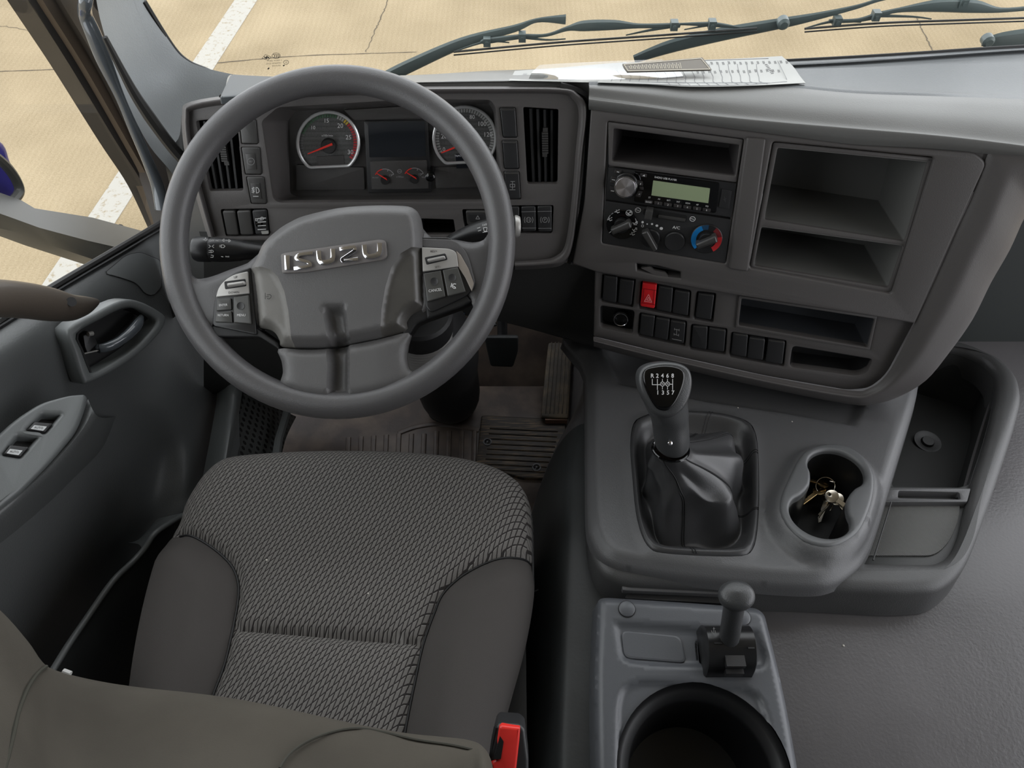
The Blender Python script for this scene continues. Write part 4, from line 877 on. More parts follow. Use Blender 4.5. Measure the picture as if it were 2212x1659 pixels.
m = M(); m.lathe(o4, ST.ez, [(.0152, 0), (.0152, .004), (.014, .0055), (.0005, .0045)], 36); ac = mk('air_conditioning_button', m, switch_m, HC)
m = M(); m.text(ST, 'A/C', (1461, 492), 6.2, .0, -8, 1.15, bold=.015); m.strokes(ST, [circ((1378, 454), 6, 10, 5)+[(1384, 454)], [(1374, 453), (1381, 455)], circ((1496, 473), 6, 10, 5)+[(1502, 473)], [(1492, 472), (1499, 474)], circ((1457, 515), 3, 6, 2)], 1.3, .0002); mk('print', m, white_ink, HC, flip=EYE)
m = M(); m.pp(ST, [(1390, 450), (1485, 466), (1480, 481), (1424, 472), (1388, 464)], -.003, -.0008, 5); mk('lever_slot', m, dark_m, HC)
m = M(); m.pp(ST, [(1422, 464), (1482, 473), (1479, 480), (1420, 471)], -.002, .001, 3, (), .0012, 2); mk('lever_rail', m, sw_lit, HC)
m = M(); m.pp(ST, [(1396, 454), (1411, 456), (1407, 477), (1391, 474)], -.001, .016, 3, (), .002, 2); mk('lever', m, sw_lit, HC)
# ================================================================ steering wheel
ew = math.radians(53)
W = Fr(at(730, 522, d=.97), (1, 0, 0), (0, math.sin(ew), math.cos(ew)))
wheel = thing('steering_wheel', 'four spoke grey steering wheel with metal lettered badge and thumb buttons', 'steering wheel', W.o)
RW_, rr_ = .2065, .0172
m = M(); pts = [W.w(RW_*math.cos(2*PI*i/96), RW_*math.sin(2*PI*i/96)) for i in range(96)]
m.tube(pts, rr_, 20, True); mk('rim', m, wheel_m, wheel, ang=80)
def sm(x): x = max(0, min(1, x)); return x*x*(3-2*x)
# --- airbag cover
pad = [(548, 563), (556, 545), (569, 521), (601, 493), (628, 477), (657, 465), (728, 449), (798, 443), (869, 443), (892, 449), (903, 464), (909, 490), (911, 512), (914, 590), (917, 652), (914, 664), (900, 671), (886, 680), (876, 695), (872, 714), (800, 732), (752, 740), (696, 748), (650, 748), (603, 747), (598, 735), (588, 717), (575, 709), (559, 706), (552, 700), (545, 640), (539, 582)]
padl = W.L(crp(pad, 3), .014)
tro = W.L([(695, 655), (748, 655), (755, 700), (758, 760), (712, 760), (704, 700)], .014)
lp = W.L([(490, 576), (540, 578), (570, 579), (590, 585), (605, 600), (618, 630), (626, 670), (631, 720), (634, 770), (490, 770)], .014); rpn = W.L([(970, 532), (915, 533), (890, 537), (868, 550), (848, 580), (835, 620), (826, 670), (820, 770), (970, 770)], .014)
def padh(a, b, Dd):
    e = 1-sm(Dd/.016)
    h = .020-.014*e*e+.006*math.cos(min(1.5, math.hypot(a*.9, b-.03)*11))
    if inside((a, b), tro): t_ = pold((a, b), tro); h -= .015*sm(t_/.008)*sm((tro[0][1]-b+.004)/.02)
    if inside((a, b), lp) or inside((a, b), rpn): h -= .0045*sm(min(pold((a, b), lp), pold((a, b), rpn))/.005)
    return h
def padp(a, b): return 'l' if inside((a, b), lp) else 'r' if inside((a, b), rpn) else 'c'
ms = field(W, padl, padh, .0042, seams=[[p for p in resamp(lp, .004, False) if inside(p, padl)], [p for p in resamp(rpn, .004, False) if inside(p, padl)], [p for p in resamp(tro+[tro[0]], .004, False) if inside(p, padl)]], parts=padp, rings=(.0035, .0075, .012), skirt=[(.0015, .008), (-.002, .03)])
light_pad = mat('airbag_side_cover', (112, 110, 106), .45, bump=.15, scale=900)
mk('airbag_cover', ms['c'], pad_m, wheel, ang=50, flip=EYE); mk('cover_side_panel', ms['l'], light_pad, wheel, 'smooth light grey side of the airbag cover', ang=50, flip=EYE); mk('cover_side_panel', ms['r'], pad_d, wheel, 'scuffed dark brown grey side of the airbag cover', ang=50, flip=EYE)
m = M(); m.strokes(W, [[(573, 633), (573, 646)], [(577, 637), (583, 636), (586, 639), (585, 643), (581, 646), (577, 645)], [(575, 641), (580, 641)]], 1.2, .0195); mk('horn_symbol', m, dark_ink, wheel, flip=EYE)
# --- lower spoke
ls = [(602, 754), (650, 756), (697, 755), (756, 746), (820, 733), (882, 719), (880, 745), (877, 770), (883, 798), (902, 812), (880, 838), (800, 862), (740, 868), (670, 862), (625, 845), (606, 828), (611, 805), (608, 780)]
lsl = W.L(crp(ls, 3), .004); tr2 = W.L([(703, 735), (757, 735), (759, 790), (758, 862), (706, 866), (710, 790)], .006)
rf = W.L([(822, 700), (940, 690), (940, 880), (820, 880), (818, 790)], .004); lf = W.L([(640, 740), (645, 800), (650, 880), (560, 880), (560, 740)], .004)
def lsh(a, b, Dd):
    h = .013-.007*(1-sm(Dd/.012))**2
    if inside((a, b), tr2): h -= .018*sm(pold((a, b), tr2)/.009)
    if inside((a, b), rf): h -= .004*sm(pold((a, b), rf)/.03)
    if inside((a, b), lf): h -= .003*sm(pold((a, b), lf)/.03)
    r_ = math.hypot(a, b)
    if r_ > .185: h = lerp(h, .006, sm((r_-.185)/.02))
    return h
m = field(W, lsl, lsh, .0045, seams=[[p for p in resamp(q, .0045, False) if inside(p, lsl)] for q in (tr2+[tr2[0]],)], rings=(.0035, .008), skirt=[(.001, .008), (-.003, .022)]); mk('lower_spoke', m, pad_m, wheel, ang=50, flip=EYE)
# --- side spokes
lsp = [(562, 548), (530, 566), (492, 580), (455, 594), (421, 602), (398, 590), (388, 640), (400, 700), (436, 738), (462, 736), (458, 700), (500, 708), (560, 712), (570, 640)]
rsp = [(905, 500), (930, 510), (982, 515), (1020, 521), (1045, 517), (1060, 500), (1086, 520), (1082, 600), (1060, 660), (1040, 700), (1026, 680), (1018, 652), (990, 640), (930, 676), (900, 668)]
for q, nm in ((lsp, 'l'), (rsp, 'r')):
    ql = W.L(crp(q, 3), .004)
    def sh(a, b, Dd):
        r_ = math.hypot(a, b); h = .006-.010*(1-sm(Dd/.012))**2
        if r_ > .165: h = lerp(h, .004, sm((r_-.165)/.03))
        return h
    m = field(W, ql, sh, .006, skirt=[(.001, .010), (-.004, .025)]); mk('spoke', m, wheel_m, wheel, ang=60, flip=EYE)
def wplate(q, h0, h1, mt, nm, r=3, bev=.0015, par=None, label=None, ang=35): m = M(); m.pp(W, q, h0, h1, r, (), bev, 3); return mk(nm, m, mt, par or wheel, label, ang=ang)
# left pod
podb = mat('button_bezel', (34, 34, 35), .3); silver2 = mat('worn_silver', (140, 132, 124), .35, metal=.2)
sL = wplate([(500, 590), (540, 577), (546, 640), (552, 700), (554, 724), (458, 704), (462, 650), (474, 616)], -.008, .009, podb, 'button_pod', [20, 4, 3, 3, 6, 10, 10, 20])
wplate([(458, 704), (552, 708), (598, 740), (604, 756), (560, 728), (462, 728)], -.03, .006, dark_m, 'pod_skirt', 5, .002)
wplate([(466, 642), (471, 622), (484, 606), (504, 593), (535, 586), (538, 634)], .004, .012, silver_m, 'silver_plate', [2, 10, 10, 10, 3, 2], .001)
wplate([(484, 608), (530, 602), (532, 618), (486, 625)], .006, .0125, dark_m, 'roller_slot', 3, .0005)
wplate([(488, 611), (527, 606), (529, 614), (490, 620)], .008, .018, silver_m, 'roller', 4, .003)
bt = mat('wheel_button', (66, 66, 64), .35)
def wb(q, tx, c, sz, ang=0, dot=None, mt=bt):
    b_ = wplate(q, .004, .0125, mt, 'button', 2, .0012); m = M()
    if tx: m.text(W, tx, c, sz, .0129, ang, .9)
    if dot:
        k = M(); k.lathe(W.P(*dot, .0125), W.ez, [(.0048, 0), (.0048, .0006), (.004, .0002)], 20); mk('dimple', k, switch_m, b_)
    if m.v: mk('button_print', m, white_ink, b_, flip=EYE)
    return b_
wb([(468, 646), (498, 644), (499, 669), (467, 672)], 'ENTER', (482, 659), 5, 4)
wb([(466, 675), (499, 672), (501, 697), (464, 696)], 'RETURN', (482, 681), 5, 0)
wb([(504, 642), (537, 637), (542, 700), (505, 697)], 'MENU', (521, 681), 5.5, 0, (520, 661))
m = M(); m.text(W, 'UP', (509, 599), 5, .0124, 6); m.text(W, 'DOWN', (505, 632), 5, .0124, 3); mk('plate_print', m, dark_ink, wheel, flip=EYE)
# right pod
wplate([(911, 512), (975, 512), (1012, 560), (1028, 618), (1006, 640), (930, 676), (920, 662)], -.01, .008, podb, 'button_pod', [4, 14, 20, 10, 8, 8, 4])
wplate([(910, 515), (982, 517), (1010, 545), (1027, 610), (1018, 626), (1002, 580), (986, 548), (912, 534)], -.004, .0085, wheel_m, 'pod_shoulder', [4, 14, 20, 6, 4, 10, 10, 4])
wplate([(985, 541), (995, 550), (1012, 580), (1024, 613), (1019, 630), (1005, 600), (990, 577)], .004, .010, silver2, 'silver_trim', 3, .001)
wplate([(911, 534), (971, 537), (986, 544), (990, 576), (913, 587)], .004, .012, silver_m, 'silver_plate', [2, 10, 8, 2, 2], .001)
wplate([(917, 556), (962, 547), (967, 561), (921, 572)], .006, .0125, dark_m, 'roller_slot', 3, .0005)
wplate([(921, 559), (960, 551), (963, 558), (924, 566)], .008, .018, silver_m, 'roller', 4, .003)
wb([(914, 591), (952, 584), (962, 640), (923, 652)], 'CANCEL', (940, 627), 6, 8, (938, 608))
wb([(956, 583), (989, 577), (1006, 630), (967, 640)], None, None, 0, 0, (977, 600))
m = M(); m.strokes(W, [circ((982, 618), 5, 12, 5)[2:11], [(978, 617), (984, 621)], [(976, 612), (974, 620)]], 1.6, .0130); mk('cruise_symbol', m, white_ink, wheel, flip=EYE)
m = M(); m.text(W, 'RES/+', (937, 543), 4.5, .0124, 2); m.text(W, 'SET/-', (946, 577), 4.5, .0124, 6); mk('plate_print', m, dark_ink, wheel, flip=EYE)
wplate([(918, 660), (1006, 634), (1020, 652), (1000, 662), (936, 685), (922, 690)], -.03, .005, dark_m, 'pod_skirt', 5, .003)
wplate([(893, 655), (922, 655), (936, 684), (900, 700), (880, 730), (868, 720), (872, 690)], -.03, .002, dark_m, 'pod_skirt', 6, .003)
# badge
m = M(); m.pp(W, [(606, 549), (615, 546), (820, 517), (833, 520), (836, 553), (828, 561), (660, 588), (609, 590)], .023, .0275, 5, (), .001, 2); eb = mk('badge_plate', m, mat('badge_plate', (108, 104, 102), .5, bump=.1, scale=900), wheel)
def letter(paths, wd):
    for pth, rad in paths:
        p = rp(pth, rad, 5)
        # open polyline rounded: rebuild without end rounding
        n = len(pth); q = [V(pth[0])]
        for i in range(1, n-1):
            P0, P1, P2 = V(pth[i-1]), V(pth[i]), V(pth[i+1]); k = min(rad, (P0-P1).length*.49, (P2-P1).length*.49)
            A, B = P1+(P0-P1).normalized()*k, P1+(P2-P1).normalized()*k
            q += [A*(1-t)**2+P1*2*t*(1-t)+B*t*t for t in [j/5 for j in range(6)]]
        q.append(V(pth[-1])); q = [V(a) for a in q]; L_, R_ = [], []
        for i in range(len(q)):
            d = (q[min(i+1, len(q)-1)]-q[max(i-1, 0)]).normalized(); nn = V((-d.y, d.x))*wd/2; L_.append(tuple(q[i]+nn)); R_.append(tuple(q[i]-nn))
        poly = L_+R_[::-1]
        m = M(); m.plate(W, [W.hit(*z, .0325) for z in poly], .026, .0325, (), .0007, 2); mk('badge_letter', m, chrome_m, eb)
HLt = 8.5
letter([([(619.5, 551), (620.5, 583)], 1)], 12)
letter([([(676, 546), (645, 550), (637, 558), (650, 562), (666, 566), (672, 573), (660, 577), (634, 580)], 6)], 8)
letter([([(688, 541), (689, 560), (693, 567), (703, 567), (716, 564), (719, 556), (719, 537)], 6)], 11)
letter([([(733, 538), (766, 533), (768, 540), (738, 560), (740, 564), (774, 559)], 4)], 8)
letter([([(787, 528), (788, 547), (792, 554), (802, 554), (816, 551), (820, 543), (820, 524)], 6)], 11)
# --- column, shroud and stalks
col = thing('steering_column', 'black steering column with ribbed rubber boot rising from the floor', 'steering column', at(985, 905, z=0))
m = M(); ax = [W.w(0, 0, -.03), W.w(.0, 0, -.12), W.w(.02, -.03, -.16)]
m.loft([[W.w(x*k+.005, y*k-.0, h) for x, y in rp([(-.085, .035), (.085, .035), (.085, -.05), (.055, -.094), (-.05, -.094), (-.085, -.05)], .03, 4)] for k, h in ((.7, -.028), (.95, -.05), (1.0, -.13), (.9, -.2))], True, True, True); mk('column_shroud', m, black_m, col)
base = at(975, 885, z=.02); neck = W.w(.03, -.02, -.16)
m = M(); q = cr([neck, at(945, 740, d=1.30), at(960, 800, d=1.42), at(972, 850, d=1.52), base+V((0, 0, .05)), base], 6); m.tube(q, [lerp(.066, .054, i/(len(q)-1)) for i in range(len(q))], 24); mk('lower_cover', m, dark_m, col)
m = M(); bc_ = at(915, 770, d=1.27); m.lathe(bc_, (.05, -.15, 1), [(.046+.0035*math.cos(i*PI/3), -.022+i*.00125) for i in range(88)], 44); mk('ribbed_boot', m, mat('boot_rubber', (104, 102, 100), .36), col, ang=80)
m = M(); m.lathe(bc_, (.05, -.15, 1), [(.0485, .084), (.0505, .088), (.0505, .125), (.046, .13)], 36); mk('boot_collar', m, dark_m, col)
m = M(); m.box(at(996, 688, d=1.30), (.012, .01, .016)); mk('blue_connector', m, mat('blue_plastic', (60, 90, 120), .5), col)
st = thing('light_stalk', 'black light switch stalk with round knurled end left of the steering wheel hub', 'control stalk', at(470, 540, d=1.02))
m = M(); q = cr([at(452, 539, d=1.03), at(480, 540, d=1.03), at(520, 541, d=1.035), at(565, 544, d=1.05), at(640, 552, d=1.08)], 5); m.tube(q, [.0158, .0158, .0160, .0160, .0160, .0160, .0158, .0155, .015, .0145, .014, .0125, .012, .0115, .011, .0105, .010, .010, .010, .010, .010], 20); mk('stem', m, black_m, st, ang=60)
kd = (at(452, 539, d=1.03)-at(480, 540, d=1.03)).normalized()
m = M(); m.lathe(at(456, 539, d=1.03), kd, [(.0162, 0), (.0168, .002), (.0168, .018), (.015, .022), (.008, .023)], 28); mk('end_knob', m, black_m, st)
m = M(); sf_ = Fr(at(470, 538, d=1.013), (1, 0, 0), (0, SP, CP))
def I(*l): m.strokes(sf_, l, 1.2, 0)
I(circ((444, 518), 2.2, 8, 2.2), [(444, 513), (444, 515)], [(439, 518), (441, 518)], [(447, 518), (449, 518)], [(466, 519), (471, 520)], [(480, 519), (484, 516), (484, 522), (480, 519)], [(487, 519), (492, 519)], [(498, 520), (494, 517), (494, 523), (498, 520)])
I([(451, 529), (455, 532), (451, 535)], [(462, 529), (458, 532), (462, 535)], [(478, 529), (483, 529), (486, 532), (483, 535), (478, 535), (478, 529)], [(474, 530), (477, 530)], [(474, 533), (477, 533)], [(456, 540), (460, 541), (461, 544), (456, 546), (456, 540)], [(451, 541), (455, 541)], [(451, 545), (455, 545)], [(456, 551), (461, 552), (460, 556), (455, 556)], [(482, 555), (478, 554)])
m.text(sf_, 'OFF', (457, 520), 4.5, 0, -2); m.text(sf_, 'PASS', (491, 554.5), 3, 0, -2); mk('stalk_print', m, white_ink, st, flip=EYE)
st2 = thing('wiper_stalk', 'black wiper stalk half hidden behind the right side of the wheel rim', 'control stalk', at(1060, 495, d=1.05))
m = M(); q = cr([at(940, 545, d=1.12), at(985, 520, d=1.08), at(1030, 503, d=1.06), at(1075, 492, d=1.05), at(1112, 488, d=1.05)], 5); m.tube(q, [.009, .009, .010, .010, .011, .012, .0125, .013, .0135, .014, .0142, .0145, .0145, .0148, .015, .015, .015, .0152, .0152, .0145, .013], 20); mk('stem', m, black_m, st2, ang=60)
m = M(); m.lathe(at(1112, 489, d=1.05), (1, .05, -.05), [(.0148, 0), (.015, .003), (.013, .007), (.006, .008)], 24); mk('end_knob', m, silver_m, st2)
m = M(); sf2 = Fr(at(1050, 492, d=1.031), (1, 0, 0), (0, SP, CP)); m.text(sf2, 'OFF', (1047, 486), 4.5, 0, 8); m.strokes(sf2, [[(1031, 493), (1037, 491)], [(1033, 499), (1039, 497)], [(1060, 485), (1060, 488)], [(1044, 492), (1052, 491), (1051, 499), (1046, 500), (1044, 492)], [(1043, 502), (1053, 500)]], 1.2, 0); mk('stalk_print', m, white_ink, st2, flip=EYE)
# ================================================================ driver seat
seat = thing('driver_seat', 'driver seat with diamond woven centre, plain brown grey bolsters and tall backrest', 'seat', V((-.2, .45, 0)))
SF = Fr((0, .5, .47), (1, 0, 0), (0, 1, 0))
so = [(392, 1142), (402, 1110), (420, 1075), (446, 1038), (478, 1010), (515, 997), (600, 989), (700, 985), (800, 985), (900, 989), (990, 999), (1060, 1016), (1108, 1040), (1135, 1068), (1145, 1110), (1148, 1190), (1147, 1290), (1128, 1400), (1098, 1510), (1062, 1640), (1030, 1760), (620, 1760), (285, 1700), (290, 1560), (302, 1450), (322, 1340), (348, 1240), (374, 1175)]
OUT = SF.L(crp(so, 5), -.045)
sl = [(380, 1147), (405, 1150), (440, 1168), (475, 1194), (500, 1222), (512, 1258), (510, 1300), (499, 1357), (482, 1430), (456, 1500), (430, 1580), (400, 1720)]
sr = [(1160, 1190), (1130, 1192), (1080, 1201), (1035, 1218), (990, 1245), (955, 1280), (937, 1320), (913, 1388), (897, 1460), (875, 1570), (850, 1720)]
SL, SR_ = [SF.hit(*p, .0) for p in crp(sl, 4, False)], [SF.hit(*p, .0) for p in crp(sr, 4, False)]
CR = [SF.hit(*p, 0) for p in [(500, 1357), (620, 1366), (760, 1378), (912, 1389)]]
LB = SL+[(SL[-1][0]-1, SL[-1][1]), (SL[0][0]-1, SL[0][1])]; RB = SR_+[(SR_[-1][0]+1, SR_[-1][1]), (SR_[0][0]+1, SR_[0][1])]
def seath(a, b, Dd):
    R_ = .055; k = max(0, 1-Dd/R_); h = -R_*(1-math.sqrt(max(0, 1-k*k)))*.85
    isb = inside((a, b), LB) or inside((a, b), RB)
    ds = min(pold((a, b), SL, False), pold((a, b), SR_, False), pold((a, b), CR, False))
    if isb: h += .022*sm(ds/.05)
    else: h += .004*sm(ds/.05)
    h -= .009*math.exp(-(ds/.006)**2)
    return h
ms = field(SF, OUT, seath, .0085, seams=[[p for p in q if inside(p, OUT)] for q in (SL, SR_, CR)], parts=lambda a, b: 'l' if inside((a, b), LB) else 'r' if inside((a, b), RB) else 'c', rings=(.007, .015, .026, .04), skirt=[(.004, .02), (.0, .06), (-.02, .11)])
cent = ms['c']; cent.uv = lambda p: (p.x, p.y-(p.z-.47)*.8)
mk('cushion_centre', cent, cloth_m, seat, 'diamond woven grey cushion centre', ang=80, flip=EYE)
mk('cushion_bolster', ms['l'], bol_m, seat, ang=80, flip=EYE); mk('cushion_bolster', ms['r'], bol_m, seat, ang=80, flip=EYE)
for q in (SL, SR_):
    m = M(); pts = [SF.w(a, b, seath(a, b, pold((a, b), OUT))+.0015) for a, b in q if inside((a, b), OUT)]; m.tube(pts, .0018, 6); mk('piping', m, dark_m, seat)
pl = [p for p in SF.L(crp([(1146, 1110), (1150, 1190), (1149, 1290), (1130, 1400), (1100, 1510), (1064, 1640)], 4, False), -.05)]
m = M(); m.tube([SF.w(a, b, -.052) for a, b in pl], .0022, 6); mk('edge_piping', m, dark_m, seat)
m = M(); m.box((-.2, .34, .27), (.44, .46, .16)); mk('seat_base', m, black_m, seat)
m = M(); m.box((-.2, .34, .10), (.34, .44, .19)); mk('seat_mount', m, black_m, seat)
# pleated suspension bellows seen left of the cushion
m = M()
for i in range(9): m.box((-.455+.003*i, .16, .20+.018*i), (.03, .35, .011))
mk('bellows', m, switch_m, seat)
# backrest, rising below and behind the viewpoint
e0 = [(-420, 1190), (-250, 1205), (-80, 1262), (0, 1318), (60, 1385), (90, 1428), (115, 1446), (170, 1462), (240, 1476), (320, 1487), (400, 1495), (500, 1508), (600, 1527), (700, 1549), (800, 1570), (880, 1584), (960, 1592), (1010, 1598), (1040, 1610), (1060, 1640), (1070, 1700), (1075, 1790)]
dd = [.60]*2+[.62, .64, .66, .67, .68]+[.70]*13+[.69, .68]
def brow(dy, k, dx=0, dz=0): return [at(x+dx*(x-500)/500, y+dy*(1 if x < 1030 else .3), d=d_*k)+V((0, 0, dz)) for (x, y), d_ in zip(e0, dd)]
brow0 = brow
def brow(*a_):
    r_ = brow0(*a_); return [r_[0]+V((-.02, -.02, -.3))]+r_+[r_[-1]+V((.012, -.01, -.03)), r_[-1]+V((.0, -.02, -.30))]
rows = [brow(60, 1.36), brow(22, 1.17), brow(5, 1.05), brow(0, 1.0), brow(10, .965), brow(45, .93), brow(120, .88), brow(230, .80), brow(420, .70), brow(800, .62)]
m = M(); m.surf(rows, 4, 4); mk('backrest', m, back_m, seat, ang=80, flip=EYE)
brow = brow0
def brow_at(pts, lift=-.004):
    out = []
    for x, y in pts:
        # depth of the backrest surface below the edge
        ye = None
        for i in range(len(e0)-1):
            if e0[i][0] <= x <= e0[i+1][0]: t = (x-e0[i][0])/(e0[i+1][0]-e0[i][0]); ye = lerp(e0[i][1], e0[i+1][1], t); db = lerp(dd[i], dd[i+1], t)
        dy = max(0, y-ye); ks = [(0, 1.0), (10, .965), (45, .93), (120, .88), (230, .80), (420, .70)]
        for (a, ka), (b, kb_) in zip(ks, ks[1:]):
            if a <= dy <= b: k = lerp(ka, kb_, (dy-a)/(b-a))
        out.append(at(x, y, d=db*k+lift))
    return out
m = M(); m.tube(brow_at(crp([(100, 1440), (82, 1455), (64, 1480), (50, 1510), (38, 1545), (28, 1590), (10, 1660), (-5, 1700)], 4, False)), .0016, 6); mk('backrest_seam', m, mat('seam_thread', (50, 49, 40), .9), seat)
m = M(); m.tube(brow_at(crp([(604, 1660), (625, 1630), (660, 1604), (710, 1583), (770, 1573), (830, 1582), (900, 1598), (980, 1610), (1030, 1622)], 4, False)), .0012, 6); mk('backrest_seam', m, mat('seam_thread2', (58, 57, 50), .9), seat)
m = M(); m.tube([at(136, 1451, d=.69), at(152, 1457, d=.69)], .003, 8); mk('fabric_tag', m, paper_m, seat)
# buckle
bk = thing('seat_belt_buckle', 'seat belt buckle with bright red release button beside the cushion', 'seat belt buckle', at(1100, 1650, d=.80))
bf = Fr(at(1096, 1620, d=.80), (1, 0, .0), (.0, .80, .6))
m = M(); m.pp(bf, [(1072, 1570), (1080, 1563), (1122, 1566), (1134, 1576), (1142, 1640), (1142, 1740), (1052, 1740), (1060, 1620)], -.026, .004, 5, (), .004, 3); mk('case', m, switch_m, bk)
m = M(); m.pp(bf, [(1078, 1572), (1083, 1568), (1124, 1573), (1122, 1600), (1112, 1690), (1062, 1690), (1060, 1650), (1076, 1642), (1074, 1600)], .0, .009, 3, (), .003, 3); rbt = mk('release_button', m, mat('belt_button_red', (222, 52, 46), .3), bk)
m = M(); m.pp(bf, [(1080, 1590), (1088, 1602), (1082, 1640), (1066, 1640)], .004, .0094, 2, (), 0); mk('button_notch', m, dark_m, rbt)
m = M(); m.tube([at(1062, 1646, d=.80), at(1068, 1600, d=.80), at(1074, 1570, d=.80)], .0035, 6); mk('latch_slot', m, chrome_m if 0 else dark_m, bk)
m = M(); m.tube([bf.w(0, -.03, -.015), bf.w(0, -.16, -.03), V((-.0, .1, .15))], .012, 8, sq=.4); mk('stalk', m, black_m, bk)
# ================================================================ centre console
con = thing('centre_console', 'grey centre console with gear lever opening, twin cup holder and side tray', 'console', V((.42, .6, .36)))
T = Fr((0, .6, .446), (1, 0, 0), (0, 1, -.22)); TB = -.022
base = [(1262, 700), (1266, 900), (1268, 1120), (1276, 1190), (1300, 1234), (1345, 1251), (1560, 1261), (1767, 1265), (1950, 1274), (2035, 1268), (2082, 1232), (2108, 1180), (2150, 1060), (2196, 920), (2212, 855), (2203, 808), (2163, 766), (2100, 743), (2000, 730), (1880, 725), (1600, 720)]
tray = [(1968, 735), (2040, 744), (2085, 752), (2130, 773), (2154, 800), (2157, 840), (2140, 920), (2097, 1054), (2078, 1150), (2056, 1192), (2022, 1211), (1870, 1209), (1895, 1130), (1922, 1040), (1952, 900)]
bl = T.L(rp(base, [5, 5, 40, 30, 30, 30, 50, 50, 50, 40, 30, 30, 40, 40, 20, 20, 30, 30, 20, 5, 5]), TB); tl = T.L(rp(tray, [5, 10, 20, 16, 16, 20, 40, 60, 30, 20, 20, 3, 5, 5, 5]), TB)
deepq = T.L([(1972, 740), (2150, 790), (2148, 860), (2130, 930), (2098, 1046), (2070, 1054), (1930, 1053), (1926, 1046)], TB-.02)
shal = T.L([(1850, 1000), (2110, 1000), (2092, 1150), (2066, 1200), (2028, 1218), (1860, 1218)], TB-.02)
m = M(); m.plate(T, off(tl if area(tl) > 0 else tl[::-1], -.001), TB-.030, TB-.018, [deepq], .002, 2); mk('side_tray', m, tray_m, con)
m = M(); m.bin(T, deepq, TB-.020, .10, shrink=.93); mk('deep_tray', m, tray_m, con)
m = M(); c = T.P(2003, 955, TB-.118); m.lathe(c, (0, 0, 1), [(.024, 0), (.024, .003), (.020, .003), (.012, .001), (.010, .005), (.006, .005)], 24); mk('fixing', m, switch_m, con)
ribm = mat('ribbed_tray_mat', (84, 84, 82), .5, bump=.9, scale=230, kind='wave')
m = M(); m.pp(T, [(1900, 1086), (2074, 1086), (2072, 1120), (2052, 1170), (2020, 1200), (1870, 1199)], TB-.02, TB-.015, [4, 8, 20, 20, 20, 4], (), .001, 2); mk('ribbed_tray', m, ribm, con)
m = M(); m.pp(T, [(1912, 1053), (2098, 1054), (2090, 1084), (1904, 1084)], TB-.03, TB-.006, 4, [([(1941, 1060), (2072, 1063), (2075, 1078), (1940, 1075)], 4)], .002, 2); mk('tray_divider', m, console_m, con)
m = M(); m.bin(T, T.L([(1941, 1060), (2072, 1063), (2075, 1078), (1940, 1075)], TB-.007), TB-.008, .02); mk('divider_slot', m, dark_m, con)
m = M(); m.tube(cr([T.P(x, y, .000) for x, y in [(1925, 1085), (1905, 1150), (1886, 1210)]], 3), .0012, 6); mk('tray_seam', m, dark_m, con)
# raised deck
deck = [(1268, 690), (1269, 800), (1270, 1000), (1272, 1110), (1280, 1150), (1300, 1186), (1338, 1208), (1420, 1222), (1504, 1232), (1620, 1244), (1745, 1252), (1803, 1245), (1852, 1217), (1880, 1180), (1900, 1130), (1925, 1050), (1952, 960), (1970, 900), (1986, 840), (1995, 760), (2000, 700)]
boot = [(1389, 902), (1368, 918), (1361, 966), (1366, 1040), (1373, 1110), (1386, 1160), (1404, 1188), (1432, 1198), (1520, 1204), (1600, 1204), (1625, 1190), (1635, 1150), (1639, 1080), (1637, 980), (1630, 935), (1612, 912), (1560, 896), (1480, 890), (1420, 893)]
ring = [(1732, 981), (1767, 963), (1800, 959), (1835, 966), (1868, 990), (1887, 1025), (1886, 1070), (1872, 1115), (1852, 1150), (1815, 1174), (1780, 1180), (1740, 1170), (1706, 1142), (1686, 1107), (1687, 1075), (1703, 1035)]
dl = T.L(crp(deck[:-1]+[(2000, 700)], 5, True), .0); btl = T.L(crp(boot, 3), 0); RH = .022
rl = T.L(crp(ring, 3), RH); rlb = off(rl if area(rl) > 0 else rl[::-1], .006)
dep = T.L([(1290, 740), (1900, 740), (1868, 880), (1850, 922), (1700, 895), (1520, 868), (1330, 830)], 0)
def dkh(a, b, Dd):
    h = -.014*(1-sm(Dd/.018))**2
    h += RH*.93*(1-sm(max(0, 0 if inside((a, b), rl) else pold((a, b), rl))/.020))*sm(Dd/.016)
    if inside((a, b), dep): h -= .010*sm(pold((a, b), dep)/.014)
    db = pold((a, b), btl)
    h += .003*(1-sm(db/.010))
    return h
m = field(T, dl, dkh, .0065, seams=[dep+[dep[0]]], rings=(.004, .009, .015), skirt=[(.001, .01), (.003, .02)], holes=[btl, rlb]); mk('console_deck', m, console_m, con, ang=50, flip=EYE)
c1, c2 = (1806, 1015), (1771, 1113)
def circ_px(c, r, h, n=40):
    a = T.hit(*c, h); return [(a[0]+r*math.cos(2*PI*i/n), a[1]+r*math.sin(2*PI*i/n)) for i in range(n)]
r1, r2 = .0405, .0415
A, B = T.hit(*c1, RH), T.hit(*c2, RH)
